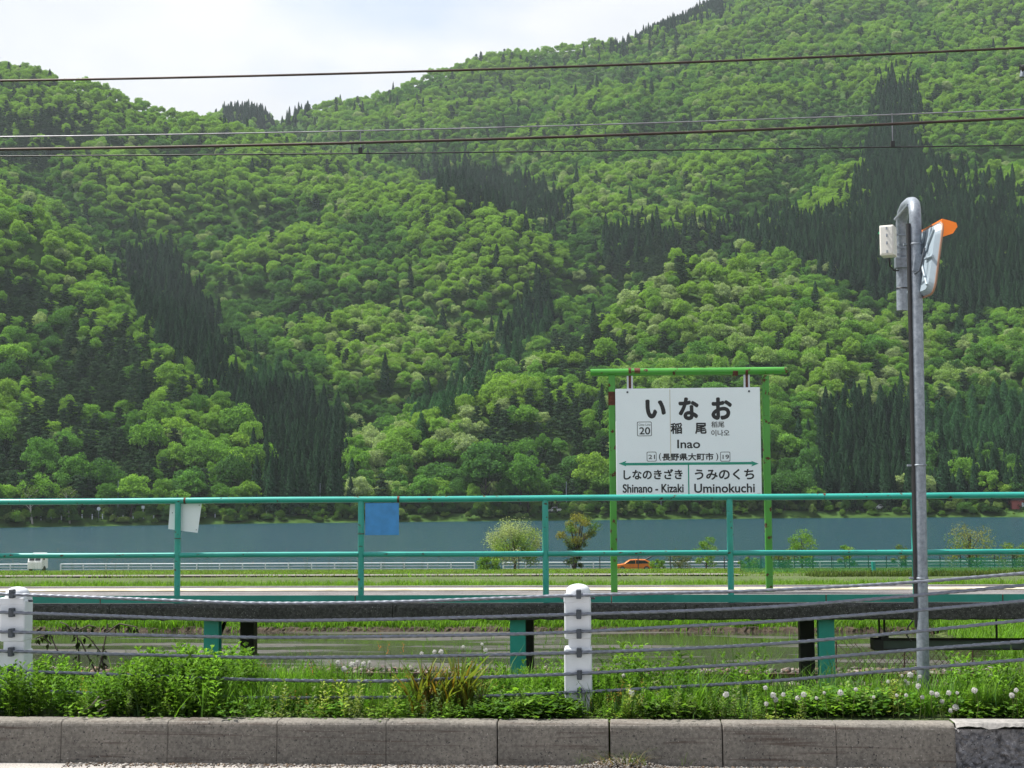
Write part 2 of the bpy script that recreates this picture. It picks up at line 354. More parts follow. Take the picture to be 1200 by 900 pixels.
def hill_z(x, y):
    acc = np.zeros_like(x, float); K = 5.0
    zs = []
    for pl, sl in RIDGES:
        best = np.full_like(x, -1e4)
        for a, b in zip(pl[:-1], pl[1:]):
            d = b - a; L2 = d[0] ** 2 + d[1] ** 2
            t = np.clip(((x - a[0]) * d[0] + (y - a[1]) * d[1]) / L2, 0, 1)
            dist = np.hypot(x - a[0] - t * d[0], y - a[1] - t * d[1])
            best = np.maximum(best, a[2] + t * d[2] - sl * np.sqrt(dist * dist + 144) + sl * 12)
        zs.append(best)
    zs = np.array(zs); mxz = zs.max(0); acc = mxz + K * np.log(np.exp((zs - mxz) / K).sum(0)) - K * 0.6
    s = y - shore_y(x)
    low = LAKE_Z + np.clip(s, -30, 30) * 0.10 + np.clip(s - 16, 0, 2000) * 0.32
    acc = np.maximum(acc, low) + (fbm(x, y, 130, 4, 3) * 9 - (1 - np.abs(fbm(x, y, 170, 3, 33)) * 2.2).clip(0, 1) ** 2 * 24) * np.clip((s - 40) / 120, 0, 1)
    t = np.clip((s - 4) / 45, 0, 1); t = t * t * (3 - 2 * t)
    flat = LAKE_Z + np.where(s < 0, s * 0.2, np.minimum(s * 0.6, 2.2)) + np.clip(s - 14, 0, 40) * 0.12
    return flat * (1 - t) + acc * t

# ------------------------------------------------------------------ setting: ground, road, lake, hillside
def grid_mesh(name, xs, ys, zf, mat):
    X, Y = np.meshgrid(xs, ys); Z = zf(X, Y); V = np.stack([X, Y, Z], -1).reshape(-1, 3); nx, ny = len(xs), len(ys)
    i = np.arange(nx * ny).reshape(ny, nx); Fc = np.stack([i[:-1, :-1], i[:-1, 1:], i[1:, 1:], i[1:, :-1]], -1).reshape(-1, 4)
    return npmesh(name, V, Fc, mat, smooth=True)
def ground_mat():
    mt, nd, ln, b = newmat('ground_soil'); v = posvec(nd, ln)
    n = noise(nd, ln, 0.6, 8, v); n3 = noise(nd, ln, 9, 6, v)
    a = ramp(nd, ln, n.outputs['Fac'], 0.35, (0.05, 0.085, 0.018), 0.65, (0.10, 0.14, 0.035))
    c = ramp(nd, ln, n3.outputs['Fac'], 0.4, (0.5, 0.5, 0.45), 0.7, (1.2, 1.2, 1.1))
    ln.new(mixc(nd, ln, 1.0, a.outputs[0], c.outputs[0], 'MULTIPLY'), b.inputs['Base Color']); b.inputs['Roughness'].default_value = 1.0
    bump(nd, ln, b, n3.outputs['Fac'], 0.8, 0.1); return mt
M['ground'] = ground_mat()
xs = np.unique(np.concatenate([np.linspace(-400, -30, 30), np.linspace(-30, 30, 61), np.linspace(30, 400, 30)]))
ys = np.unique(np.concatenate([np.array(_yk), np.linspace(7.9, 30, 60), np.linspace(30, 170, 50), np.array([250.0])]))
def gz(X, Y):
    z = ground_z(X, Y); far = np.clip((Y - 30) / 60, 0, 1)
    bank = (Y > 19.5) & (Y < 26) & (X > 5.6)            # the paddy ends in a grassy bank on this side
    z = np.where(bank, np.maximum(z, -0.86 + 0.06 * fbm(X, Y, 1.7, 3, 8)), z)
    return z + fbm(X, Y, 3.0, 3, 5) * (0.012 + 0.04 * far) * (Y > 8.3) * ((Y < 19.3) | (Y > 25))
o = grid_mesh('ground', xs, ys, gz, M['ground']); tag(o, kind='structure')
o = MB().add([(-60, -60, 0), (60, -60, 0), (60, 7.76, 0), (-60, 7.76, 0)], [(0, 1, 2, 3)]).build('road', M['asphalt']); tag(o, kind='structure')
def water_mat(name, base, scale, strength, rough, stretch=(1, 1, 1), dist=0.1):
    mt, nd, ln, b = newmat(name); v = posvec(nd, ln, stretch)
    b.inputs['Base Color'].default_value = (*base, 1); b.inputs['Roughness'].default_value = rough; b.inputs['IOR'].default_value = 1.33
    n = noise(nd, ln, scale, 5, v, 0.6); bump(nd, ln, b, n.outputs['Fac'], strength, dist); return mt
M['lake'] = water_mat('lake_water', (0.008, 0.040, 0.056), 1.3, 1.0, 0.22, (0.55, 1.0, 1), 0.7)
M['lake'].node_tree.nodes['Principled BSDF'].inputs['Specular IOR Level'].default_value = 0.22
o = MB().add([(-900, 155, LAKE_Z), (900, 155, LAKE_Z), (900, 560, LAKE_Z), (-900, 560, LAKE_Z)], [(0, 1, 2, 3)]).build('lake_water', M['lake']); tag(o, kind='structure')
M['hill'] = plain('forest_floor', (0.040, 0.078, 0.020), 1.0, 0, 0.4, 0.3)
M['hill'].node_tree.nodes['Principled BSDF'].inputs['Specular IOR Level'].default_value = 0.0
hxs = np.arange(-760, 900, 8.0); hys = np.concatenate([np.arange(330, 480, 4.0), np.arange(480, 2000, 9.0)])
o = grid_mesh('hillside', hxs, hys, hill_z, M['hill']); tag(o, kind='structure')

# ------------------------------------------------------------------ trees: prototypes
LIB = {}
def crown_broad(seed, rad=4.0, hgt=5.5, base=4.0, lobes=26, per=150, loose=0.12):
    r = np.random.default_rng(seed); Vs, Fs, off = [], [], 0
    ga = 2.39996
    for i in range(lobes):
        t = (i + 0.5) / lobes; ph = math.acos(1 - 1.45 * t); th = ga * i + r.normal(0, 0.25)
        k = 1 + r.normal(0, 0.13)
        c = np.array([math.sin(ph) * math.cos(th) * rad * 0.72 * k, math.sin(ph) * math.sin(th) * rad * 0.72 * k, base + hgt * 0.42 + math.cos(ph) * hgt * 0.42 * k])
        lr = rad * r.uniform(0.24, 0.42); n = int(per * (lr / rad / 0.33) ** 2)
        N = r.normal(0, 1, (n, 3)); N[:, 2] = np.abs(N[:, 2]) * 1.0 - 0.35; N /= np.linalg.norm(N, axis=1)[:, None]
        C = c + N * lr * (r.uniform(0.72, 1.06, (n, 1)) + loose * r.uniform(0, 0.5, (n, 1))) * np.array([1, 1, 0.85])
        V, Fc = cards(C, N, r.uniform(0.28, 0.58, n), 0.8, 0.6, r); Vs.append(V); Fs.append(Fc + off); off += len(V)
    return np.concatenate(Vs), np.concatenate(Fs)
def crown_cone(seed, h=17, rad=3.3, n=3000, base=1.0, droop=0.35, size=(0.45, 0.95), power=0.8):
    r = np.random.default_rng(seed); t = r.random(n) ** 0.75; lay = np.floor(t * 22) / 22 + r.normal(0, 0.012, n)
    z = base + (1 - t) * 0 + lay * (h - base); f = np.clip(1 - (z - base) / (h - base), 0.01, 1) ** power
    th = r.uniform(0, 2 * math.pi, n); arm = 1 + 0.22 * np.sin(th * 5 + lay * 60) + r.normal(0, 0.08, n)
    rr = rad * f * arm * np.sqrt(r.uniform(0.25, 1, n))
    C = np.stack([rr * np.cos(th), rr * np.sin(th), z - droop * rr], -1); N = np.stack([np.cos(th) * 0.8, np.sin(th) * 0.8, np.full(n, 0.7)], -1)
    return cards(C, N, r.uniform(*size, n) * (0.6 + 0.5 * f), 0.6, 0.4, r)
def crown_pine(seed, rad=3.4, h=13):
    r = np.random.default_rng(seed); Vs, Fs, off = [], [], 0
    for i in range(20):
        z = h * (0.25 + 0.75 * (i / 19)); rm = rad * (1.15 - (i / 19)) ** 0.7; th = i * 2.4; rr = rm * r.uniform(0.2, 0.85)
        c = np.array([rr * math.cos(th), rr * math.sin(th), z]); n = 130; N = r.normal(0, 1, (n, 3)); N[:, 2] = np.abs(N[:, 2]); N /= np.linalg.norm(N, axis=1)[:, None]
        C = c + N * np.array([1.6, 1.6, 0.8]) * r.uniform(0.5, 1.0, (n, 1)) * (0.7 + 0.3 * rm / rad)
        V, Fc = cards(C, N, r.uniform(0.4, 0.75, n), 0.5, 0.6, r); Vs.append(V); Fs.append(Fc + off); off += len(V)
    return np.concatenate(Vs), np.concatenate(Fs)
def trunk_mb(h, r0, limbs=5, seed=0, spread=1.8):
    r = np.random.default_rng(seed); mb = MB(); mb.tube([(0, 0, -1.0), (r.normal(0, .1), r.normal(0, .1), h * 0.5), (r.normal(0, .2), r.normal(0, .2), h)], [r0, r0 * 0.7, r0 * 0.2], 7)
    for i in range(limbs):
        z0 = h * r.uniform(0.35, 0.7); th = i * 2.4; s_ = spread * r.uniform(0.7, 1.2)
        mb.tube([(0, 0, z0), (s_ * 0.5 * math.cos(th), s_ * 0.5 * math.sin(th), z0 + s_ * 0.5), (s_ * math.cos(th), s_ * math.sin(th), z0 + s_ * 1.2)], [r0 * 0.5, r0 * 0.3, r0 * 0.08], 5)
    return mb
BROAD = [crown_broad(100 + i, rad=r_, hgt=h_, base=b_) for i, (r_, h_, b_) in enumerate([(4.2, 6.5, 4.5), (3.8, 7.5, 4.5), (4.6, 6.0, 4.0), (3.4, 6.0, 5.0), (4.0, 7.0, 4.0), (3.6, 5.2, 4.2)])]
CEDAR = [crown_cone(200 + i, h=h_, rad=r_) for i, (h_, r_) in enumerate([(18, 3.4), (20, 3.3), (16, 3.5)])]
PINE = [crown_pine(300 + i) for i in range(3)]
LARCH = [crown_cone(400 + i, h=15, rad=3.7, n=2800, size=(0.4, 0.8), power=0.65, droop=0.1) for i in range(2)]
PROTO = [('broadleaf', q) for q in BROAD] + [('cedar', q) for q in CEDAR] + [('pine', q) for q in PINE] + [('larch', q) for q in LARCH]
NB, NCD, NP = len(BROAD), len(CEDAR), len(PINE)

# ------------------------------------------------------------------ forest: where every tree stands
def scatter_forest():
    pts = []
    for (y0, y1, sp) in ((330, 470, 4.7), (470, 700, 4.1), (700, 900, 4.4), (900, 1250, 5.0), (1250, 1750, 6.0)):
        gx = np.arange(-0.46 * y1, 0.42 * y1, sp); gy = np.arange(y0, y1, sp); X, Y = np.meshgrid(gx, gy); X = X + (np.arange(len(gy)) % 2)[:, None] * sp * 0.5
        X = X + rng.uniform(-0.38, 0.38, X.shape) * sp; Y = Y + rng.uniform(-0.38, 0.38, X.shape) * sp; pts.append(np.stack([X.ravel(), Y.ravel()], -1))
    p = np.concatenate(pts); p = p[p[:, 1] - shore_y(p[:, 0]) > 5]
    z = hill_z(p[:, 0], p[:, 1]); p = np.column_stack([p, z])
    # keep what the hill itself does not hide (with a margin so a step aside still looks right)
    az = np.arctan2(p[:, 0], p[:, 1]); d = np.hypot(p[:, 0], p[:, 1])
    A = np.linspace(-0.46, 0.44, 500); D = np.arange(330, 1900, 6.0); AA, DD = np.meshgrid(A, D, indexing='ij')
    el = (hill_z((np.sin(AA) * DD), (np.cos(AA) * DD)) + 2 - 1.5) / DD; hor = np.maximum.accumulate(el, 1)
    ia = np.clip(np.round((az + 0.46) / 0.90 * 499).astype(int), 0, 499); idd = np.clip(((d - 330) / 6.0).astype(int) - 3, 0, len(D) - 1)
    keep = ((p[:, 2] + 16 - 1.5) / d > hor[ia, idd]) & (np.abs(az + 0.01) < 0.46)
    p = p[keep]
    px, py = proj(np.column_stack([p[:, 0], p[:, 1], p[:, 2] + 7]))
    k = (px > -170) & (px < 1370) & (py > -170); return p[k], px[k], py[k]
CEDAR_ST = [[(138, 290), (185, 285), (235, 335), (250, 405), (292, 470), (345, 450), (400, 490), (415, 560), (395, 602), (285, 602), (310, 545), (265, 475), (205, 420), (160, 360)],
            [(500, 195), (560, 195), (640, 218), (672, 245), (655, 262), (600, 246), (520, 226)],
            [(735, 265), (800, 262), (880, 268), (990, 250), (1035, 150), (1070, 160), (1110, 200), (1230, 230), (1230, 372), (1090, 352), (1000, 330), (935, 302), (875, 285), (815, 275), (760, 300), (700, 300), (700, 280)],
            [(948, 500), (985, 470), (1068, 462), (1075, 600), (950, 600)], [(1078, 535), (1230, 525), (1230, 570), (1085, 575)],
            [(715, 55), (850, 10), (850, -60), (720, 15)], [(255, 118), (300, 105), (365, 118), (355, 140), (260, 138)], [(1030, 90), (1075, 95), (1080, 170), (1020, 180)], [(620, 345), (650, 330), (640, 375), (590, 405), (580, 395)]]
TP, TX, TY = scatter_forest(); T2, X2, Y2 = scatter_forest()          # a second sowing only for the packed conifer stands
k2 = np.zeros(len(T2), bool)
for q in CEDAR_ST: k2 |= inpoly(X2 + rng.normal(0, 4, len(X2)), Y2 + rng.normal(0, 4, len(X2)), q)
TP, TX, TY = np.concatenate([TP, T2[k2]]), np.concatenate([TX, X2[k2]]), np.concatenate([TY, Y2[k2]])
nT = len(TP)
PINE_ST = [[(85, 390), (170, 400), (215, 470), (180, 600), (20, 600), (-20, 560), (20, 490)], [(545, 500), (620, 475), (670, 440), (700, 420), (712, 560), (560, 575)], [(-20, 140), (50, 120), (120, 150), (60, 190), (-20, 190)], [(0, 330), (50, 340), (40, 380), (0, 380)], [(640, 400), (730, 380), (740, 420), (650, 430)], [(700, 300), (800, 262), (830, 300), (740, 330)]]
LARCH_ST = [[(1080, 480), (1130, 470), (1230, 450), (1230, 525), (1085, 535)], [(470, 480), (560, 420), (640, 350), (650, 375), (575, 440), (500, 500)], [(285, 430), (340, 425), (345, 470), (300, 475)]]
def jit(v, a): return v + rng.normal(0, a, v.shape)
def any_in(polys, a=7):
    r_ = np.zeros(nT, bool); jx, jy = jit(TX, a), jit(TY, a)
    for q in polys: r_ |= inpoly(jx, jy, q)
    return r_
isC = any_in(CEDAR_ST, 8) & (rng.random(nT) < 0.97); isP = any_in(PINE_ST, 9) & ~isC & (rng.random(nT) < 0.72); isL = any_in(LARCH_ST, 6) & ~isC & ~isP
# leaves break into the big stand up on the mountain
mixed = isC & inpoly(TX, TY, [(1075, 140), (1230, 150), (1230, 290), (1090, 250)]) & (rng.random(nT) < 0.45); isC &= ~mixed
stray = rng.random(nT); isP |= (~isC & ~isL & (stray < 0.04)); isC |= (~isP & ~isL & (stray > 0.994))
isB = ~(isC | isP | isL)
kind = np.where(isC, 1, np.where(isP, 2, np.where(isL, 3, 0)))
which = np.where(isB, rng.integers(0, NB, nT), np.where(isC, NB + rng.integers(0, NCD, nT), np.where(isP, NB + NCD + rng.integers(0, NP, nT), NB + NCD + NP + rng.integers(0, 2, nT))))
TS = np.where(isB, np.clip(rng.normal(0.95, 0.24, nT), 0.5, 1.6), rng.uniform(0.62, 0.90, nT)); TS = TS * np.where(isB, np.interp(TP[:, 1] - shore_y(TP[:, 0]), [0, 25, 70, 200, 2000], [1.0, 0.93, 0.72, 0.63, 0.66]), 1.0)
TR = rng.uniform(0, 2 * math.pi, nT)
TV = np.column_stack([rng.uniform(0.82, 1.28, nT), rng.uniform(0.82, 1.28, nT), rng.uniform(0.78, 1.22, nT)]); TV[~isB] = 0.5 + 0.5 * TV[~isB]; TV *= TS[:, None]
TL = rng.normal(0, 0.07, (nT, 2)) * isB[:, None]
# colours of the leaves: species mix in patches
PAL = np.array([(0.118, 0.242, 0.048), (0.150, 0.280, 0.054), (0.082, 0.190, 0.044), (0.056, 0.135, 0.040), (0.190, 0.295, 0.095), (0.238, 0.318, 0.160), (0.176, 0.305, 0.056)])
# relief shading put into the leaf colour: gullies darker, crests lighter
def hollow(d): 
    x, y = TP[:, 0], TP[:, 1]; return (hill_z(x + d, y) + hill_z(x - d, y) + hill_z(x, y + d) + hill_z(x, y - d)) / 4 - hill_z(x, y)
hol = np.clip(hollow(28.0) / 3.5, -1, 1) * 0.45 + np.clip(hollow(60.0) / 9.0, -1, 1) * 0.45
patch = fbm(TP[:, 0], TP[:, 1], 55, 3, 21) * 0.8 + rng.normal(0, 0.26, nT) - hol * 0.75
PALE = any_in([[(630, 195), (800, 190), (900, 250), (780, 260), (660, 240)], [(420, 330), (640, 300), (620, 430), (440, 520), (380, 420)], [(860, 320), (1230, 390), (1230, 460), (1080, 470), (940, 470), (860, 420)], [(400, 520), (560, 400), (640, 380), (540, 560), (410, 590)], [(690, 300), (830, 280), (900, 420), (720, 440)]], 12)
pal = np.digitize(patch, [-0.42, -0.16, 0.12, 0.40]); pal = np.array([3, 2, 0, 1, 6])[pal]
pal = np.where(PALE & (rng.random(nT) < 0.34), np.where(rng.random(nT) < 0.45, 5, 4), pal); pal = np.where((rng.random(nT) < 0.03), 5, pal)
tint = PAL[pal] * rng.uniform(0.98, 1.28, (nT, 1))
tint = np.where(isC[:, None], np.array([0.024, 0.060, 0.030]) * rng.uniform(0.75, 1.3, (nT, 1)), tint)
tint = np.where(isP[:, None], np.array([0.038, 0.074, 0.038]) * rng.uniform(0.75, 1.25, (nT, 1)), tint)
tint = np.where(isL[:, None], np.array([0.045, 0.125, 0.055]) * rng.uniform(0.85, 1.15, (nT, 1)), tint)
TD = np.hypot(TP[:, 0], TP[:, 1])
inview = (TX > -10) & (TX < 1210)
order = np.argsort(TD - 6 * (which < 0)); single = np.zeros(nT, bool)
for kk in (0, 1, 2, 3):
    ids = [i for i in order if kind[i] == kk and inview[i]]
    single[ids[:{0: 295, 1: 180, 2: 120, 3: 60}[kk]]] = True

# prototypes live in a collection that is not part of the scene; the forest only instances them
LIBC = bpy.data.collections.new('tree_kinds')
for i, (nm, (v, f)) in enumerate(PROTO):
    o = npmesh('%02d_%s' % (i, nm), v, f, M['leaf_inst'] if nm in ('broadleaf', 'larch') else M['needle_inst'], link=False); LIBC.objects.link(o)
def forest(name, pts, wh, spin, size, tn):
    n = len(pts); me = bpy.data.meshes.new(name); me.vertices.add(n); me.vertices.foreach_set('co', pts.astype(np.float32).ravel())
    def at(nm_, t, vals, key='value'):
        a = me.attributes.new(nm_, t, 'POINT'); a.data.foreach_set(key, vals)
    at('which', 'INT', wh.astype(np.int32)); at('spin', 'FLOAT_VECTOR', spin.astype(np.float32).ravel(), 'vector'); at('size', 'FLOAT_VECTOR', size.astype(np.float32).ravel(), 'vector')
    c = np.ones((n, 4), np.float32); c[:, :3] = tn; at('tint', 'FLOAT_COLOR', c.ravel(), 'color')
    o = bpy.data.objects.new(name, me); COL.objects.link(o)
    ng = bpy.data.node_groups.new(name, 'GeometryNodeTree')
    ng.interface.new_socket('Geometry', in_out='INPUT', socket_type='NodeSocketGeometry'); ng.interface.new_socket('Geometry', in_out='OUTPUT', socket_type='NodeSocketGeometry')
    N, L = ng.nodes, ng.links
    gi, go = N.new('NodeGroupInput'), N.new('NodeGroupOutput'); iop = N.new('GeometryNodeInstanceOnPoints'); ci = N.new('GeometryNodeCollectionInfo')
    ci.inputs['Collection'].default_value = LIBC; ci.inputs['Separate Children'].default_value = True; ci.inputs['Reset Children'].default_value = True
    def na(n, t):
        a = N.new('GeometryNodeInputNamedAttribute'); a.data_type = t; a.inputs['Name'].default_value = n; return a.outputs['Attribute']
    L.new(gi.outputs[0], iop.inputs['Points']); L.new(ci.outputs[0], iop.inputs['Instance'])
    iop.inputs['Pick Instance'].default_value = True; L.new(na('which', 'INT'), iop.inputs['Instance Index']); L.new(na('spin', 'FLOAT_VECTOR'), iop.inputs['Rotation']); L.new(na('size', 'FLOAT_VECTOR'), iop.inputs['Scale'])
    L.new(iop.outputs[0], go.inputs[0]); md = o.modifiers.new('trees', 'NODES'); md.node_group = ng
    return tag(o, kind='stuff')
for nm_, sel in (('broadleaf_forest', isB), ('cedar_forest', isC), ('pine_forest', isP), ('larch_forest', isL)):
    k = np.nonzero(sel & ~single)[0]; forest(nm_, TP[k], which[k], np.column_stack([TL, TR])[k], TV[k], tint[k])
# scrub along the far waterline and under the wood
nb = 1700; bxs = rng.uniform(-230, 230, nb); bs = rng.uniform(0.4, 13, nb); bsz = rng.uniform(0.12, 0.42, nb); bys = shore_y(bxs) + bs
bp_ = np.column_stack([bxs, bys, hill_z(bxs, bys) - 3.4 * bsz]); bq = proj(bp_)[0]
bsz = np.where(((bq > 1176) & (bq < 1225)) | ((bq > 1024) & (bq < 1042)) | ((bq > 640) & (bq < 661)) | ((bq > 108) & (bq < 122)) | ((bq > 163) & (bq < 172)), bsz * 0.45, bsz); bp_[:, 2] = hill_z(bxs, bys) - 3.4 * bsz   # kept low before the cars, signs and boathouse
forest('shore_scrub', bp_, rng.integers(0, NB, nb), np.column_stack([np.zeros((nb, 2)), rng.uniform(0, 6.28, nb)]), np.repeat(bsz[:, None], 3, 1) * rng.uniform(.7, 1.4, (nb, 3)), PAL[rng.choice([0, 1, 2, 3, 3, 2, 4], nb)] * rng.uniform(0.5, 1.0, (nb, 1)))
# the nearest trees of each kind, one object each
CM = [npmesh('crown', v, f, M['leaf_obj'] if nm in ('broadleaf', 'larch') else M['needle_obj'], link=False).data for nm, (v, f) in PROTO]
TM = [trunk_mb(7.5, 0.22, 6, 5), trunk_mb(15, 0.2, 0, 6), trunk_mb(12, 0.18, 5, 7, 1.2), trunk_mb(13, 0.18, 0, 8)]
def mesh_only(mb, name, mat):
    o = mb.build(name, mat); d = o.data; bpy.data.objects.remove(o); return d
TM = [mesh_only(t, 'trunk', M['bark']) for t in TM]
WORD = [('broadleaf_tree', 'leafy green tree', 'tree'), ('cedar_tree', 'dark pointed cedar', 'tree'), ('pine_tree', 'dark shaggy pine', 'tree'), ('larch_tree', 'soft blue-green larch', 'tree')]
def where_words(px):
    for lim, w in ((210, 'around the tilted white plate'), (440, 'between the white and blue plates'), (720, 'between blue plate and station sign'), (900, 'behind the station sign'), (1072, 'between station sign and mirror pole')):
        if px < lim: return w
    return 'out past the mirror pole'
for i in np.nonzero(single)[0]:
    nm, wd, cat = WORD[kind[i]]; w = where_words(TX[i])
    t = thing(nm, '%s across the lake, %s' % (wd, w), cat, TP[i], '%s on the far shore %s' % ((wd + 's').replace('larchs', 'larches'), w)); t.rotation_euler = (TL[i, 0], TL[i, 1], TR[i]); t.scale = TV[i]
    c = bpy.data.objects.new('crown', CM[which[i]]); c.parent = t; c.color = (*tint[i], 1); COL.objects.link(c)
    k = bpy.data.objects.new('trunk', TM[kind[i]]); k.parent = t; COL.objects.link(k)
print('trees', nT, 'single', int(single.sum()))

# ================================================================== things by the road
def line(px0, py0, px1, py1, Y): return P(px0, py0, Y), P(px1, py1, Y)
def XW(px, py, Y): return P(px, py, Y)[0]
def ZW(px, py, Y): return P(px, py, Y)[2]

# ---- kerb: a row of concrete blocks
KY0, KY1 = 7.74, 7.88
KZ = ZW(600, 846, 7.77)
kerb = bpy.data.objects.new('kerb', None); COL.objects.link(kerb); kerb.location = (0, KY0, 0); tag(kerb, kind='structure')
joints = [-186, -58, 71, 196, 324, 452, 582, 714, 847, 980, 1120]
def kerb_block(x0, x1, mat):
    r_ = 0.028; prof = [(KY0, -0.05), (KY0 + 0.012, KZ - r_)] + [(KY0 + 0.012 + r_ * (1 - math.cos(t)), KZ - r_ + r_ * math.sin(t)) for t in (0.4, 0.8, 1.2, 1.57)] + [(KY1, KZ), (KY1, -0.05)]
    return MB().prism(prof, 'x', x0, x1).build('kerb_block', mat, kerb, bevel=0.004, seg=1)
for a, b in zip(joints[:-1], joints[1:]):
    gap = 0.010 if b == 714 or a == 714 else 0.0016
    kerb_block(XW(a, 850, KY0) + gap * 0.5, XW(b, 850, KY0) - gap * 0.5, M['kerb'])
# the broken block at the end: rough face, mortar cap
def rough_block():
    x0, x1 = XW(1120, 850, KY0) + 0.004, XW(1560, 850, KY0); n, mrow = 110, 16; V, Fc = [], []
    r = np.random.default_rng(4)
    for j in range(mrow + 1):
        for i in range(n + 1):
            d = r.uniform(0, 0.03) if 0 < j < mrow else 0.01
            V.append((x0 + (x1 - x0) * i / n + r.normal(0, .003), KY0 + 0.01 + d + 0.02 * j / mrow, -0.05 + (KZ + 0.02) * j / mrow))
    for j in range(mrow):
        for i in range(n): a = j * (n + 1) + i; Fc.append((a, a + 1, a + n + 2, a + n + 1))
    mb = MB().add(V, Fc); mb.box((x0, KY0 + 0.045, -0.05), (x1, KY1, KZ - 0.035))
    tag(mb.build('broken_block', M['rough'], kerb), 'rough broken stony end block with a pale mortar cap')
    V = []; n = 90
    for i in range(n + 1):
        x = x0 + (x1 - x0) * i / n; lip = KZ - 0.016 + 0.008 * math.sin(i * .55) + r.normal(0, .003); V += [(x, KY0 + 0.008, lip), (x, KY0 + 0.03 + r.normal(0, .002), KZ + 0.004), (x, KY1 + 0.02, KZ + 0.006)]
    Fc = []
    for i in range(n): a = i * 3; Fc += [(a, a + 3, a + 4, a + 1), (a + 1, a + 4, a + 5, a + 2)]
    MB().add(V, Fc).build('mortar_cap', M['mortar'], kerb)
rough_block()
# dirt and grit drifted against the kerb
def grit():
    r = np.random.default_rng(12); st = []
    for k in range(3):
        u = r.normal(0, 1, (8, 3)); u /= np.linalg.norm(u, axis=1)[:, None]
        v = np.array([(-1, -1, -1), (1, -1, -1), (1, 1, -1), (-1, 1, -1), (-1, -1, 1), (1, -1, 1), (1, 1, 1), (-1, 1, 1)]) * 0.6 + u * 0.3
        f = np.array([(3, 2, 1, 0), (4, 5, 6, 7), (0, 1, 5, 4), (1, 2, 6, 5), (2, 3, 7, 6), (3, 0, 4, 7)]); st.append((v, f, np.ones((8, 1))))
    return st
STONES = grit()
def stones(name, pts, smin, smax, cols, mat, seed):
    r = np.random.default_rng(seed); n = len(pts); t = np.array(cols)[r.integers(0, len(cols), n)] * r.uniform(0.7, 1.2, (n, 1))
    V, Fc, T = scatter(STONES, pts, r.uniform(0, 6.28, n), r.uniform(smin, smax, n), t, r.integers(0, 3, n), r.normal(0, .4, (n, 2)))
    return tag(npmesh(name, V, Fc, mat, T), kind='stuff')
def stone_mat():
    mt, nd, ln, b = newmat('stone'); a = nd.new('ShaderNodeAttribute'); a.attribute_name = 'tint'
    n = noise(nd, ln, 60, 5, posvec(nd, ln)); g = ramp(nd, ln, n.outputs['Fac'], 0.3, (0.6,) * 3, 0.7, (1.2,) * 3)
    ln.new(mixc(nd, ln, 1.0, a.outputs['Color'], g.outputs[0], 'MULTIPLY'), b.inputs['Base Color']); b.inputs['Roughness'].default_value = 0.9; return mt
M['stone'] = stone_mat()
gp = np.column_stack([rng.uniform(-3, 3, 2600), KY0 - np.abs(rng.normal(0, 0.05, 2600)) - 0.003, np.full(2600, 0.003)])
xg = XW(730, 890, 7.6); pile = np.column_stack([rng.normal(xg, 0.16, 900), KY0 - np.abs(rng.normal(0, 0.05, 900)), np.zeros(900)]); pile[:, 2] = 0.05 * np.exp(-((pile[:, 0] - xg) / 0.17) ** 2) * np.exp(-((KY0 - pile[:, 1]) / 0.06)) 
stones('road_grit', np.concatenate([gp, pile]), 0.002, 0.008, [(0.20, 0.19, 0.18), (0.14, 0.12, 0.10), (0.13, 0.085, 0.05), (0.30, 0.28, 0.26)], M['stone'], 3)

# ---- guard posts and their cables
GY = 8.22
def guard_post(pxc, label, clips, top, sc=1.0):
    c = P(pxc, 760, GY); x = c[0]; w = 0.0755; zt = ZW(pxc, top, GY); zl = ZW(pxc, top + 19, GY); zn0, zn1 = ZW(pxc, top + 68, GY), ZW(pxc, top + 78, GY)
    t = thing('guard_post', label, 'guard post', (x, GY, 0.2), 'white posts of the cable guard rail')
    MB().box((x - w, GY - 0.06, zn0), (x + w, GY + 0.07, zl)).build('upper_sleeve', M['white_paint'], t, bevel=0.012, seg=3)
    MB().box((x - w * 1.04, GY - 0.064, 0.0), (x + w * 1.04, GY + 0.074, zn1)).build('lower_sleeve', M['white_paint'], t, bevel=0.012, seg=3)
    MB().box((x - w * 0.72, GY - 0.05, zn1 - 0.02), (x + w * 0.97, GY + 0.06, zn0 + 0.02)).build('neck', M['white_paint'], t, bevel=0.008)
    MB().box((x - w * 1.03, GY - 0.063, zl - 0.03), (x + w * 0.92, GY + 0.073, zl + 0.012)).build('collar', M['white_paint'], t, bevel=0.006)
    cap = MB().lathe([(0.069, 0), (0.069, 0.028), (0.062, 0.045), (0.045, 0.058), (0.02, 0.065), (0.0005, 0.067)], (x + 0.004, GY + 0.004, zl + 0.006), 28); cap.build('cap', M['white_paint'], t)
    for py in clips:
        z = ZW(pxc, py, GY - 0.08); mb = MB().box((x - 0.014 + 0.008, GY - 0.098, z - 0.03), (x + 0.022, GY - 0.058, z + 0.022))
        mb.tube([(x + 0.008, GY - 0.105, z + 0.008), (x + 0.008, GY - 0.09, z + 0.008)], 0.008, 8); mb.build('clip', M['clip'], t, bevel=0.004, seg=1)
    MB().tube([(x - w * 1.03 - 0.02, GY, zl - 0.01), (x + w + 0.024, GY, zl - 0.01)], 0.007, 8).build('bolt', M['clip'], t)
    return t
guard_post(18, 'white square guard post by the dark leaved stems, far from the sign', [695, 717, 741, 763, 785, 807], 683)
guard_post(677.5, 'white square guard post with domed cap, below the station sign', [695.5, 719, 742, 764, 790, 811], 680)
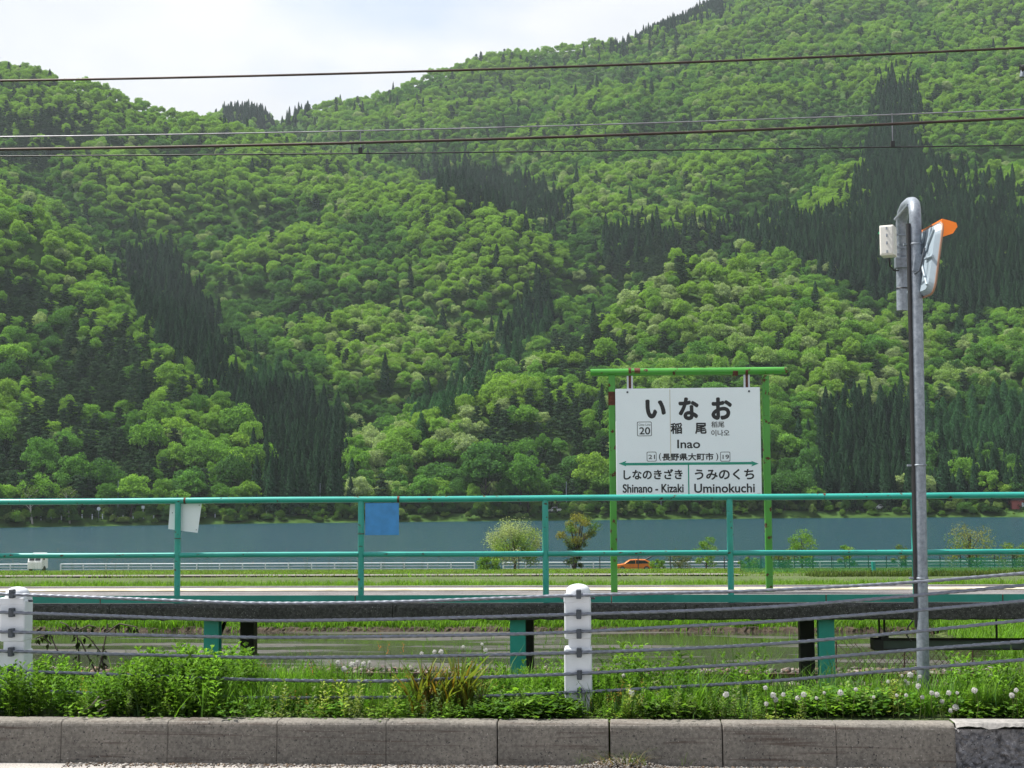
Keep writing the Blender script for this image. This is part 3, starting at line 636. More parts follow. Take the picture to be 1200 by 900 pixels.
CAB = [[(-200, 690), (0, 696), (150, 701.7), (300, 707.5), (450, 706), (600, 700.5), (675, 697.5), (750, 696), (900, 692), (1050, 684), (1200, 672), (1330, 660)],
       [(-200, 712), (0, 717.5), (150, 722.5), (300, 728), (450, 726), (600, 722.3), (675, 719.8), (750, 718), (900, 712), (1050, 700), (1200, 686), (1330, 673)],
       [(-200, 736), (0, 740.5), (150, 744), (300, 747.5), (450, 746), (600, 743.5), (675, 740.8), (750, 736.5), (900, 729), (1050, 717.5), (1200, 704.3), (1330, 692)],
       [(-200, 759), (0, 763), (150, 767), (300, 771), (450, 770), (600, 767), (675, 765), (750, 762.5), (900, 755.5), (1050, 742.5), (1200, 727), (1330, 713)],
       [(-200, 782), (0, 786), (150, 791), (300, 797), (450, 799), (570, 793.5), (675, 790), (750, 785.5), (900, 777), (1050, 763), (1200, 752), (1330, 741)],
       [(-200, 804), (0, 808), (150, 814), (300, 818), (450, 817.5), (580, 816), (675, 811.5), (750, 807.5), (900, 799), (1050, 785.5), (1200, 773), (1330, 763)]]
CW = ['topmost', 'second highest', 'third from the top', 'fourth from the top', 'second lowest', 'lowest, half buried in weeds, of']
for k, pl in enumerate(CAB):
    pp = np.array([P(a, b, GY - 0.083) for a, b in pl]); xq = np.arange(pp[0, 0], pp[-1, 0], 0.0085); zq = np.interp(xq, pp[:, 0], pp[:, 2])
    ker = np.ones(61) / 61; zs_ = np.convolve(np.pad(zq, 30, 'edge'), ker, 'valid')[:len(xq)]
    n = 15; th = np.arange(n) * 2 * math.pi / n; ph = xq * (2 * math.pi / 0.155) + k
    rad = 0.0094 * (0.66 + 0.40 * np.abs(np.cos(1.5 * (th[None] - ph[:, None]))) ** 0.7)
    V = np.stack([np.repeat(xq[:, None], n, 1), GY - 0.083 + rad * np.cos(th), zs_[:, None] + rad * np.sin(th)], -1).reshape(-1, 3)
    i = np.arange(len(xq) - 1)[:, None] * n; j = np.arange(n)[None]; Fc = np.stack([i + j, i + (j + 1) % n, i + n + (j + 1) % n, i + n + j], -1).reshape(-1, 4)
    o = npmesh('guard_cable', V, Fc, M['cable'], smooth=True)
    tag(o, ('twisted steel guard cable, %s the six' % CW[k]) if k == 5 else ('twisted steel guard cable, %s of the six' % CW[k]), 'cable', 'cables of the guard rail')

# ---- traffic mirror pole
PY = 8.75
t = thing('mirror_pole', 'tall galvanised pole with hooked top carrying a mirror seen from behind', 'mirror pole', P(1082, 806, PY))
base, top = P(1082.5, 815, PY), P(1072.5, 254, PY)
hook = [base + (top - base) * f for f in np.linspace(0, 1, 12)]
e = P(1056.5, 262, PY + 0.62); mid = P(1066, 238.5, PY + 0.30)
arc = [top, P(1072, 246, PY + .012), P(1071.5, 241.5, PY + .05), P(1071, 239.0, PY + 0.10), P(1069.5, 237.5, PY + 0.2), P(1066, 238, PY + 0.33), P(1061.5, 242, PY + .47), P(1058, 250, PY + .56), e, P(1056.8, 300, PY + .62), P(1057.5, 364, PY + .62)]
MB().tube(hook[:-1] + arc, 0.0365, 20).build('pole', M['galv'], t)
cond = [P(1064.3, 262, PY - 0.01), P(1067.5, 400, PY - 0.01), P(1071.5, 600, PY - 0.01), P(1073.5, 715, PY - 0.01), P(1074.5, 735, PY)]
MB().tube(cond, 0.0135, 10).build('cable_duct', M['black'], t)
MB().tube([P(1070, 727, PY), P(1064, 735, PY + .02), P(1063, 745, PY + 0.03), P(1068, 752, PY + 0.04)], 0.005, 6).build('loose_cable', M['black'], t)
for py in (287, 548.5, 680):
    c = base + (top - base) * ((815 - py) / 561.0); mb = MB().lathe([(0.040, -0.005), (0.0415, -0.005), (0.0415, 0.005), (0.040, 0.005)], c, 20); mb.obox(c + np.array([-0.055, 0, 0]), (1, 0, 0), (0, 1, 0), (0, 0, 1), 0.018, 0.016, 0.006); mb.build('clamp_band', M['galv'], t)
mb = MB(); 
for py in (275, 290, 298): mb.obox(P(1057, py, PY + .56), (1, 0, 0), (0, 1, 0), (0, 0, 1), 0.052, 0.008, 0.006)
mb.build('bracket', M['galv'], t)
mb = MB().obox(P(1056.5, 308, PY + .575), (1, 0, 0), (0, 1, 0), (0, 0, 1), 0.042, 0.03, 0.035); mb.build('junction_box', M['galv'], t, bevel=0.004)
MB().lathe([(0.0395, -0.004), (0.0405, -0.004), (0.0405, 0.004), (0.0395, 0.004)], P(1057.2, 338, PY + .62), 18).build('clamp_band', M['black'], t)
a0 = P(1041, 283, PY + .45); ca, sa = math.cos(R(20)), math.sin(R(20))
bx = MB().obox(a0, (ca, -sa, 0), (sa, ca, 0), (0, 0, 1), 0.045, 0.06, 0.097).build('control_box', M['box'], t, bevel=0.006)
fr = a0 + np.array([-sa, -ca, 0]) * 0.063
MB().obox(fr, (ca, -sa, 0), (sa, ca, 0), (0, 0, 1), 0.038, 0.004, 0.088).build('lid', M['box'], bx, bevel=0.003)
mb = MB()
for z in (-0.075, -0.02, 0.03, 0.075): mb.obox(fr + np.array([0, -0.006, z]) , (ca, -sa, 0), (sa, ca, 0), (0, 0, 1), 0.004, 0.004, 0.009)
mb.build('hinge', M['galv'], bx)
MB().tube([P(1030.5, 273, PY + .42), P(1033, 273, PY + .44)], 0.009, 8).build('lamp', plain('green_lamp', (0.01, 0.25, 0.10), 0.4), bx)
MB().tube([P(1042, 303, PY + .45), P(1043, 312, PY + .47), P(1048, 317, PY + .5), P(1053, 317, PY + .56)], 0.005, 6).build('loose_cable', M['dark_steel'], t)
# sloping strut and hood under the hook
MB().tube([P(1049, 257, PY + .5), P(1064, 240.5, PY + .06)], 0.009, 8).build('strut', M['galv'], t)
# the mirror: a rounded plate seen nearly edge-on from behind
mc = P(1085.5, 307.5, PY + 0.02); az, tl = R(6), R(-9)
nrm = np.array([math.cos(az) * math.cos(tl), math.sin(az) * math.cos(tl), math.sin(tl)]); hv = np.array([math.sin(az), -math.cos(az), 0.0]); uv = np.cross(nrm, hv); uv = uv if uv[2] > 0 else -uv
def rrect(hw, hh, rc, n=5):
    out = []
    for cx_, cy_, a in ((hw - rc, hh - rc, 0), (-(hw - rc), hh - rc, 90), (-(hw - rc), -(hh - rc), 180), (hw - rc, -(hh - rc), 270)):
        for i in range(n + 1): th = R(a + 90 * i / n); out.append((cx_ + rc * math.cos(th), cy_ + rc * math.sin(th)))
    return out
def mir(p, off): return mc + hv * p[0] + uv * p[1] + nrm * off
def plate(name, hw, hh, rc, o0, o1, mat, par, dish=0.0):
    q = rrect(hw, hh, rc); n = len(q); mb = MB()
    q2 = [(a * 0.9, b * 0.9) for a, b in q]
    mb.add([mir(p, o1) for p in q] + [mir(p, o0) for p in q2], [tuple(range(n)), tuple(range(2 * n - 1, n - 1, -1))] + [(i, n + i, n + (i + 1) % n, (i + 1) % n) for i in range(n)]); return mb.build(name, mat, par)
mp_ = plate('mirror_back', 0.22, 0.215, 0.07, -0.03, 0.0, M['mirror_back'], t)
q = rrect(0.225, 0.22, 0.072, 8); MB().tube([mir(p, 0.004) for p in q + q[:1]], 0.007, 8, False).build('rim', plain('faded_rim', (0.26, 0.15, 0.10), 0.6), mp_)
q = rrect(0.22, 0.215, 0.07); ring = [[(a * k, b * k) for a, b in q] for k in (1.0, 0.75, 0.5, 0.25, 0.02)]; V, Fc = [], []; n = len(q)
for rg, of in zip(ring, (0.006, 0.026, 0.038, 0.045, 0.047)): V += [mir(p, of) for p in rg]
for a in range(4): Fc += [(a * n + i, a * n + (i + 1) % n, (a + 1) * n + (i + 1) % n, (a + 1) * n + i) for i in range(n)]
mm, nd, ln, b = newmat('mirror'); b.inputs['Metallic'].default_value = 1; b.inputs['Roughness'].default_value = 0.04; b.inputs['Base Color'].default_value = (0.85, 0.87, 0.88, 1)
MB().add(V, Fc, True).build('mirror_face', mm, mp_)
mb = MB()
for a, b_ in (((-0.18, 0.17), (-0.05, 0.03)), ((0.18, 0.17), (0.05, 0.03)), ((0.18, -0.17), (0.05, -0.03)), ((-0.18, -0.17), (-0.05, -0.03)), ((0.12, 0.19), (0.10, 0.05)), ((0.0, 0.19), (0.0, 0.04)), ((0.22, 0.0), (0.1, 0.0))):
    mb.tube([mir(a, -0.034), mir(b_, -0.040)], 0.008, 6)
mb.build('rib', M['mirror_back'], mp_)
MB().obox(mir((0, -0.02), -0.06), nrm, hv, uv, 0.03, 0.05, 0.055).build('mount', M['galv'], t, bevel=0.004)
MB().tube([mir((0.13, 0.06), -0.06), mir((0.13, -0.08), -0.07), mir((0.05, -0.09), -0.075)], 0.006, 8).build('mount_arm', M['clip'], t)
# orange hood along the top edge
pr = [(0.235, 0.0), (0.233, 0.045), (0.227, 0.092), (0.206, 0.102), (0.160, 0.080), (0.118, 0.0)]
mbh = MB()
for sgn in (-1, 1):
    q = [mir((sgn * (0.20 - 0.12 * o_), u_), o_) for u_, o_ in pr]; q2 = [p - hv * sgn * 0.006 for p in q]; n = len(pr)
    mbh.add(q + q2, [tuple(range(n)), tuple(range(2 * n - 1, n - 1, -1))] + [(i, n + i, n + (i + 1) % n, (i + 1) % n) for i in range(n)])
for (a, b) in zip(pr[:3], pr[1:4]):
    q = [mir((-(0.199 - 0.12 * a[1]), a[0] - .001), a[1]), mir((0.199 - 0.12 * a[1], a[0] - .001), a[1]), mir((0.199 - 0.12 * b[1], b[0] - .001), b[1]), mir((-(0.199 - 0.12 * b[1]), b[0] - .001), b[1])]
    q2 = [p - uv * 0.005 for p in q]; mbh.add(q + q2, [(0, 1, 2, 3), (7, 6, 5, 4), (0, 4, 5, 1), (1, 5, 6, 2), (2, 6, 7, 3), (3, 7, 4, 0)])
mbh.build('hood', M['orange'], t)

# ---- station platform
F0 = 14.50                                            # the platform's front edge
DZ = ZW(600, 706.5, F0 + 0.03); BZ = ZW(600, 727, F0)
XA, XB = -11.0, 10.5
pf = bpy.data.objects.new('station_platform', None); COL.objects.link(pf); pf.location = (0, F0, DZ)
tag(pf, 'low railway platform of mossy concrete on teal steel legs', 'platform')
FAR = 16.88
MB().box((XA, F0 + 0.16, DZ - 0.10), (XB, FAR, DZ)).build('deck', M['deck'], pf)
seams = [-11.0, -8.1, -5.2, -2.25, 0.72, 3.02, 5.6, 10.5]
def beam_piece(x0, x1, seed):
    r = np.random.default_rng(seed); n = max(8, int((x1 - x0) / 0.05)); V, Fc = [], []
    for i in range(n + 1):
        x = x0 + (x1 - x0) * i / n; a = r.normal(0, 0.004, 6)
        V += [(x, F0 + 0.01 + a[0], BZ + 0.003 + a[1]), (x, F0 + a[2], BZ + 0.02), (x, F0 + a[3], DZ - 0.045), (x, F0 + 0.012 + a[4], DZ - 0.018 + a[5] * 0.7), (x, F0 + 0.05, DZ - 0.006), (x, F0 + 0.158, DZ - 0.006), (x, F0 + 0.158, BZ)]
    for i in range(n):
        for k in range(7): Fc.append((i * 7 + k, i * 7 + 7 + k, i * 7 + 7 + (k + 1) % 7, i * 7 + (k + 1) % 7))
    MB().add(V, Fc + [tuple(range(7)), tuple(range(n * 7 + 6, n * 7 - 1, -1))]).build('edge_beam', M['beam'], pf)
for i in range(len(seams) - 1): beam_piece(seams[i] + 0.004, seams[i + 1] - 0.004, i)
MB().box((XA, FAR - 0.72, DZ + 0.004), (XB, FAR - 0.36, DZ + 0.010)).build('yellow_line', M['yellow'], pf)
MB().box((XA, FAR - 0.02, DZ - 0.32), (XB, FAR + 0.10, DZ + 0.006)).build('far_edge', M['deck'], pf)
GZ = -0.9
for pxg in (-111, 248.5, 607, 968.5, 1330):
    x = XW(pxg, 760, F0 + 0.14); w = 0.078
    lg = MB().box((x - w, F0 + 0.10, GZ - 0.2), (x + w, F0 + 0.112, BZ)).box((x - w, F0 + 0.21, GZ - 0.2), (x + w, F0 + 0.222, BZ)).box((x - 0.006, F0 + 0.112, GZ - 0.2), (x + 0.006, F0 + 0.21, BZ)).build('leg', M['teal_clean'], pf)
    tag(lg, 'teal steel leg at the front')
    lg = MB().box((x - w, F0 + 1.55, GZ - 0.2), (x + w, F0 + 1.72, BZ + 0.05)).build('leg', M['dark_steel'], pf); tag(lg, 'black leg further under the platform')
    MB().box((x - w * 0.8, F0 + 0.06, BZ - 0.002), (x + w * 0.8, F0 + 2.3, BZ + 0.07)).build('cross_beam', M['dark_steel'], pf)
    MB().tube([(x, F0 + 0.22, BZ - 0.32), (x, F0 + 0.75, BZ - 0.0)], 0.02, 6).build('brace', M['dark_steel'], pf)
# duct hung under the platform
dv = thing('cable_trunking', 'dark steel cable trunking hung beneath the platform behind the mirror pole', 'trunking', P(1110, 755, F0 + 0.6))
x0, x1 = XW(1030, 755, F0 + .6), XW(1380, 755, F0 + .6); z0, z1 = ZW(1110, 761, F0 + .6), ZW(1110, 748.8, F0 + .6)
MB().box((x0, F0 + 0.55, z0 + 0.012), (x1, F0 + 0.67, z1 - 0.012)).build('body', plain('trunking_green', (0.05, 0.075, 0.065), 0.5), dv)
mb = MB().box((x0 - .01, F0 + 0.52, z1 - 0.013), (x1, F0 + 0.69, z1)); mb.box((x0 - .01, F0 + 0.52, z0), (x1, F0 + 0.69, z0 + 0.013)); mb.build('flange', M['dark_steel'], dv)
MB().box((x0 - 0.07, F0 + 0.50, z0 - 0.003), (x0 + 0.03, F0 + 0.71, z1 + 0.003)).build('end_cap', M['dark_steel'], dv, bevel=0.004)
for pxh in (1030.5, 1036.5, 1168, 1310):
    x = XW(pxh, 740, F0 + .6); MB().tube([(x, F0 + 0.6, z1 - 0.003), (x, F0 + 0.6, BZ + 0.06)], 0.011, 6).build('hanger', M['dark_steel'], dv)
MB().box((x0 + 0.01, F0 + 0.53, z1), (x0 + 0.09, F0 + 0.68, z1 + 0.05)).build('saddle', M['dark_steel'], dv)

# ---- teal railing along the platform
RY = F0 + 0.10
rl = thing('platform_railing', 'teal pipe railing with chipped rusty paint along the platform edge', 'railing', (0, RY, DZ))
zt, zm = ZW(600, 584.3, RY), ZW(600, 649.2, RY); r_t, r_m = 0.0315, 0.028
pxs = [-222, -8, 208, 423, 639.3, 855.8, 1072, 1288]
X = [XW(p, 640, RY) for p in pxs]
def wob(x0, x1, z, n=14, a=0.002): return [(x, RY + math.sin(x * 2.1) * 0.003, z + math.sin(x * 1.7 + z) * a) for x in np.linspace(x0, x1, n)]
cuts = [X[0] - 0.2, XW(217, 580, RY), XW(467, 580, RY), XW(966, 580, RY), X[-1] + 0.3]
for a, b in zip(cuts[:-1], cuts[1:]): MB().tube(wob(a + 0.002, b - 0.002, zt), r_t, 16).build('top_rail', M['teal'], rl)
for c in cuts[1:-1]: MB().tube([(c - 0.011, RY, zt), (c + 0.011, RY, zt)], r_t + 0.0016, 16).build('joint_sleeve', M['rust'], rl)
for x in X: MB().tube([(x, RY, DZ - 0.004), (x, RY, zt - r_t * 0.6)], 0.0315, 14).build('post', M['teal'], rl)
for a, b in zip(X[:-1], X[1:]): MB().tube(wob(a + 0.026, b - 0.026, zm, 8), r_m, 14).build('mid_rail', M['teal'], rl)
tb = [X[0] - .3] + [XW(p, 700, RY) for p in (-100, 119, 417, 716.5, 967.5, 1174)] + [X[-1] + .3]
zb0, zb1 = ZW(600, 706.2, RY - .035), ZW(600, 697.3, RY - .035)
for a, b in zip(tb[:-1], tb[1:]): MB().box((a + 0.006, RY - 0.042, zb0), (b - 0.006, RY - 0.034, zb1)).build('toe_board', M['teal_clean'], rl)
mb = MB()
for a in tb[1:-1]: mb.box((a - 0.005, RY - 0.04, zb0 - 0.004), (a + 0.005, RY - 0.033, zb1 - 0.002))
mb.build('board_gap', M['rust'], rl)
# plates tied to it
wp = thing('notice_plate', 'blank white plate hanging tilted behind a railing post', 'plate', P(216, 605, RY + .05), 'blank plates on the railing')
q = [P(199.5, 588, RY + .048), P(197, 620, RY + .048), P(231.5, 624.5, RY + .048), P(236.5, 588, RY + .048)]; q2 = [p + np.array([0, 0.004, 0]) for p in q]
MB().add(q + q2, [(0, 1, 2, 3), (7, 6, 5, 4), (0, 4, 5, 1), (1, 5, 6, 2), (2, 6, 7, 3), (3, 7, 4, 0)]).build('panel', M['white_sign'], wp)
mb = MB()
for (a, b) in ((233.5, 592), (230, 621), (202, 601)): p = P(a, b, RY + .046); mb.tube([p, p - np.array([0, 0.004, 0])], 0.005, 8)
mb.build('screw', M['clip'], wp)
MB().lathe([(0.033, -0.004), (0.035, -0.004), (0.035, 0.004), (0.033, 0.004)], (X[2], RY, ZW(208, 631, RY)), 14).build('wire_tie', M['rust'], wp)
bp = thing('notice_plate', 'plain blue plate hung under the top rail beside a post', 'plate', P(448, 608, RY), 'blank plates on the railing')
a, b = P(428, 589.5, RY - .005), P(467.5, 627, RY - .005); MB().box((a[0], RY - .008, b[2]), (b[0], RY - .004, a[2])).build('panel', M['blue'], bp, bevel=0.002, seg=1)
mb = MB().box((a[0] + .05, RY - .002, a[2] - .02), (a[0] + .08, RY + .002, zt - .02)); mb.box((b[0] - .08, RY - .002, a[2] - .02), (b[0] - .05, RY + .002, zt - .02)); mb.build('strap', M['clip'], bp)
MB().lathe([(0.033, -0.005), (0.0355, -0.005), (0.0355, 0.005), (0.033, 0.005)], (X[3], RY, ZW(423, 625.5, RY)), 14).build('wire_tie', M['rust'], bp)

# ---- station sign
SY = 15.95
sg = thing('station_sign', 'white station name board hung in a rusty green pipe frame', 'station sign', P(806, 694, SY))
ztb = ZW(806, 435.8, SY); rb = 0.0425
MB().tube([P(692, 436.8, SY), P(922, 434.3, SY)], rb, 18).build('top_bar', M['green'], sg)
def sx(zx): return 680 + zx / 4.6154
def sy(zy): return 410 + zy / 4.6154
for zx in (170, 1001):
    a = P(sx(zx), 440, SY); MB().box((a[0] - 0.037, SY - 0.037, DZ - 0.01), (a[0] + 0.037, SY + 0.037, a[2] + 0.0)).build('post', M['green'], sg, bevel=0.008)
for zx in (268, 900):
    a = P(sx(zx), sy(140), SY - .01); b = P(sx(zx), sy(213), SY - .01)
    h = MB().box((a[0] - 0.034, SY - .012, b[2] - .03), (a[0] + 0.034, SY + .004, a[2] + .03)).build('hanger', M['white_paint'], sg)
    MB().box((a[0] - 0.013, SY - .018, b[2] + .01), (a[0] + 0.013, SY - .013, a[2] + .06)).build('strap', M['rust'], h)
    MB().tube([(a[0] - .014, SY, a[2] + .045), (a[0] + .014, SY, a[2] + .045)], rb + .003, 16).build('band', M['rust'], sg)
def rust_band(zx0, zx1, x_post=None):
    a, b = P(sx(zx0), 436, SY), P(sx(zx1), 436, SY); MB().tube([(a[0], SY, ZW(sx(zx0), 435.9, SY)), (b[0], SY, ZW(sx(zx1), 435.9, SY))], rb + .0012, 16).build('rust_patch', M['rust'], sg)
rust_band(292, 324); rust_band(824, 852)
a = P(sx(170), sy(254), SY); MB().box((a[0] - .039, SY - .039, a[2] - .10), (a[0] + .039, SY + .039, a[2] + .06)).build('rust_patch', M['rust'], sg, bevel=0.008)
BY = SY - 0.055
A, B = P(sx(189), sy(211), BY), P(sx(983), sy(790), BY)
bd = MB().box((A[0], BY, B[2]), (B[0], BY + 0.045, A[2])).build('board', M['white_sign'], sg, bevel=0.006)
def stick(name, mat, x0, y0, x1, y1, off=0.002):
    a, b = P(sx(x0), sy(y0), BY), P(sx(x1), sy(y1), BY); return MB().box((a[0], BY - off, min(a[2], b[2])), (b[0], BY + 0.001, max(a[2], b[2]))).build(name, mat, bd)
stick('seam', M['seam'], 486, 214, 488.4, 602, 0.0012)
for zx, zy in ((255, 229), (913, 224)):
    p = P(sx(zx), sy(zy), BY); MB().tube([p, p - np.array([0, .006, 0])], 0.012, 10).build('screw', M['clip'], bd)
def letters(txt, x0, y0, x1, y1, mat, bold=0.0, name='lettering'):
    """text as a flat print; bold widens the strokes by that many zoomed pixels"""
    cu = bpy.data.curves.new('t', 'FONT'); cu.body = txt; cu.resolution_u = 6; ob = bpy.data.objects.new('t', cu); COL.objects.link(ob)
    dg = bpy.context.evaluated_depsgraph_get(); me = bpy.data.meshes.new_from_object(ob.evaluated_get(dg)); bpy.data.objects.remove(ob)
    nv_ = len(me.vertices); v = np.zeros(nv_ * 3, np.float32); me.vertices.foreach_get('co', v); v = v.reshape(-1, 3)
    fs = [tuple(p.vertices) for p in me.polygons]; bpy.data.meshes.remove(me)
    lo, hi = v.min(0), v.max(0); b_ = bold; a, b = P(sx(x0 + b_), sy(y1 - b_), BY), P(sx(x1 - b_), sy(y0 + b_), BY); k = b_ / 4.6154 / F * BY
    X_ = a[0] + (v[:, 0] - lo[0]) / (hi[0] - lo[0]) * (b[0] - a[0]); Z_ = a[2] + (v[:, 1] - lo[1]) / (hi[1] - lo[1]) * (b[2] - a[2]); mb = MB()
    for c in range(9 if bold else 1):
        th = c * 2 * math.pi / 8; r_ = k if c < 8 and bold else 0
        mb.add(np.stack([X_ + r_ * math.cos(th), np.full(nv_, BY - 0.0016 - 0.0001 * c), Z_ + r_ * math.sin(th)], -1), fs)
    return mb.build(name, mat, bd)
K_, G_ = M['black_print'], M['grey_print']
letters('い', 353, 268, 462, 372, K_, 6.0); letters('な', 532, 256, 640, 381, K_, 5.5); letters('お', 710, 256, 820, 379, K_, 5.5)
letters('稲', 489, 394, 551, 455, K_, 1.8); letters('尾', 621, 394, 683, 455, K_, 2.0)
letters('稻尾', 709, 387, 779, 420, G_, 0.4); letters('이나오', 709, 432, 807, 467, G_, 0.6)
letters('Inao', 525, 485, 648, 533, K_, 1.2)
letters('(', 426, 558, 437, 600, K_, 0.6); letters('長野県大町市', 443, 557, 721, 600, K_, 1.2); letters(')', 735, 558, 746, 600, K_, 0.6)
letters('しなのきざき', 234, 644, 553, 702, K_, 1.7); letters('うみのくち', 620, 643, 940, 704, K_, 1.7)
letters('Shinano - Kizaki', 230, 724, 559, 774, K_, 1.4); letters('Uminokuchi', 617, 722, 944, 774, K_, 1.3)
def rbox(x0, y0, x1, y1, wd=3.0):
    a, b = P(sx(x0), sy(y1), BY - .002), P(sx(x1), sy(y0), BY - .002); hw, hh = (b[0] - a[0]) / 2, (b[2] - a[2]) / 2; cx_, cz_ = (a[0] + b[0]) / 2, (a[2] + b[2]) / 2; k = wd / 4.6154 / F * BY
    o_, i_ = rrect(hw, hh, 0.014), rrect(hw - k, hh - k, 0.011); n = len(o_)
    V = [(cx_ + p[0], BY - .002, cz_ + p[1]) for p in o_] + [(cx_ + p[0], BY - .002, cz_ + p[1]) for p in i_]
    MB().add(V, [(i, (i + 1) % n, n + (i + 1) % n, n + i) for i in range(n)]).build('number_frame', G_, bd)
rbox(308, 388, 386, 467); letters('Oito Line', 316, 398, 380, 411, G_); letters('20', 320, 418, 378, 458, K_, 0.8)
rbox(360, 551, 412, 604); letters('21', 369, 567, 404, 591, G_, 0.5); rbox(758, 551, 811, 604); letters('19', 770, 567, 805, 591, G_, 0.5)
stick('arrow_line', M['teal_print'], 236, 611.5, 936, 619.5); stick('divider', M['teal_print'], 582, 619, 591, 783)
for (tip, back) in ((208, 250), (965, 925)):
    z = 615.5; pts = [P(sx(tip), sy(z), BY - .0025), P(sx(back), sy(z - 15), BY - .0025), P(sx(back + (0.22 * (tip - back))), sy(z), BY - .0025), P(sx(back), sy(z + 15), BY - .0025)]
    MB().add(pts, [(0, 1, 2, 3)]).build('arrow_head', M['teal_print'], bd)
stick('paint_flake', M['white_paint'], 958, 773, 975, 788, 0.003)

# ================================================================== track, paddy, fields
def tubeobj(name, pts, r, mat, par=None, n=6): return MB().tube(pts, r, n).build(name, mat, par)
tk = bpy.data.objects.new('railway_track', None); COL.objects.link(tk); tk.location = (0, 18.0, -1.05); tag(tk, kind='structure')
RT = -0.90
prof = [(-0.06, -0.145), (0.06, -0.145), (0.06, -0.130), (0.010, -0.115), (0.010, -0.04), (0.033, -0.03), (0.033, -0.004), (0.026, 0.0), (-0.026, 0.0), (-0.033, -0.004), (-0.033, -0.03), (-0.010, -0.04), (-0.010, -0.115), (-0.06, -0.130)]
for y in (17.45, 18.52): MB().prism([(y + a, RT + b) for a, b in prof], 'x', -30, 30).build('rail', M['rail'], tk)
for x in np.arange(-9.6, 9.6, 0.62): MB().box((x - 0.11, 17.0, RT - 0.30), (x + 0.11, 18.97, RT - 0.148)).build('sleeper', M['sleeper'], tk)
nbal = 9000; bx = np.column_stack([rng.uniform(-10, 10, nbal), rng.uniform(16.7, 19.5, nbal), np.zeros(nbal)]); bx[:, 2] = np.interp(bx[:, 1], [16.7, 17.1, 18.9, 19.1, 19.5], [-1.08, -1.03, -1.03, -0.97, -1.0]) + rng.uniform(-.03, .03, nbal)
stones('ballast', bx, 0.025, 0.055, [(0.13, 0.095, 0.075), (0.17, 0.11, 0.08), (0.19, 0.17, 0.155), (0.08, 0.065, 0.06), (0.24, 0.21, 0.19)], M['stone'], 5)
def paddy_mat():
    mt, nd, ln, b = newmat('paddy_water'); v = posvec(nd, ln, (0.22, 1.6, 1)); n = noise(nd, ln, 0.9, 6, v, 0.6)
    mask = ramp(nd, ln, n.outputs['Fac'], 0.49, (0, 0, 0), 0.58, (1, 1, 1)); n2_ = noise(nd, ln, 14, 6, posvec(nd, ln, (0.4, 1.5, 1)))
    mud = ramp(nd, ln, n2_.outputs['Fac'], 0.3, (0.030, 0.028, 0.023), 0.7, (0.105, 0.098, 0.085))
    ln.new(mixc(nd, ln, mask.outputs[0], (0.030, 0.029, 0.022), mud.outputs[0]), b.inputs['Base Color'])
    rr = ramp(nd, ln, mask.outputs[0], 0, (0.06,) * 3, 1, (0.55,) * 3); ln.new(rr.outputs[0], b.inputs['Roughness']); b.inputs['IOR'].default_value = 1.33
    bump(nd, ln, b, n2_.outputs['Fac'], 0.06, 0.02); return mt
M['paddy'] = paddy_mat()
o = MB().add([(-60, 19.5, -1.0), (5.9, 19.5, -1.0), (5.2, 24.72, -1.0), (-60, 24.72, -1.0)], [(0, 1, 2, 3)]).build('paddy_water', M['paddy']); tag(o, kind='structure')
# earth bank of the paddy
def bank():
    xs_ = np.arange(-26, 6, 0.05); r = np.random.default_rng(9); V, Fc = [], []
    for x in xs_: a = r.normal(0, .025, 4); V += [(x, 24.60 + a[0] * .6, -1.06), (x, 24.64 + a[1], -1.0 + a[3] * .3), (x, 24.72 + a[2], -0.945 + a[3] * .4), (x, 25.0, -0.935)]
    for i in range(len(xs_) - 1):
        for k in range(3): Fc.append((i * 4 + k, i * 4 + 4 + k, i * 4 + 5 + k, i * 4 + 1 + k))
    tag(MB().add(V, Fc).build('earth_bank', concrete('earth', (0.02, 0.014, 0.009), (0.07, 0.05, 0.032), 12, 1.0, 0.8)), kind='structure')
bank()
M['path'] = concrete('farm_path', (0.09, 0.088, 0.075), (0.22, 0.21, 0.185), 3, 0.95, 0.3)
px_ = np.linspace(-60, 5.5, 60); V = []
for x in px_: V += [(x, 60.5, ground_z(0, 60.5) + 0.06), (x, 70, ground_z(0, 70) + 0.06)]
o = MB().add(V, [(2 * i, 2 * i + 2, 2 * i + 3, 2 * i + 1) for i in range(len(px_) - 1)]).build('farm_path', M['path']); tag(o, kind='structure')

# ================================================================== plants
def blade(h, w, lean, th, base=(0, 0), segs=3, z0=0.0):
    V, Fc = [], []; d = np.array([math.cos(th), math.sin(th)]); n = np.array([-d[1], d[0]])
    for i in range(segs + 1):
        f = i / segs; c = np.array(base) + d * lean * f * f; ww = w * (1 - f) ** 0.7 * 0.5 + 0.0004
        V += [(c[0] - n[0] * ww, c[1] - n[1] * ww, z0 + h * f * (1 - 0.15 * f)), (c[0] + n[0] * ww, c[1] + n[1] * ww, z0 + h * f * (1 - 0.15 * f))]
    for i in range(segs): Fc.append((2 * i, 2 * i + 1, 2 * i + 3, 2 * i + 2))
    return V, Fc
def leaf(p, d, up, L, w, fold=0.25):
    p, d, up = np.array(p), np.array(d), np.array(up); s_ = np.cross(d, up); s_ /= np.linalg.norm(s_) + 1e-9; m_ = p + d * L * 0.45
    return [p, m_ + s_ * w * .5 + up * w * fold, p + d * L - up * L * 0.12, m_ - s_ * w * .5 + up * w * fold]
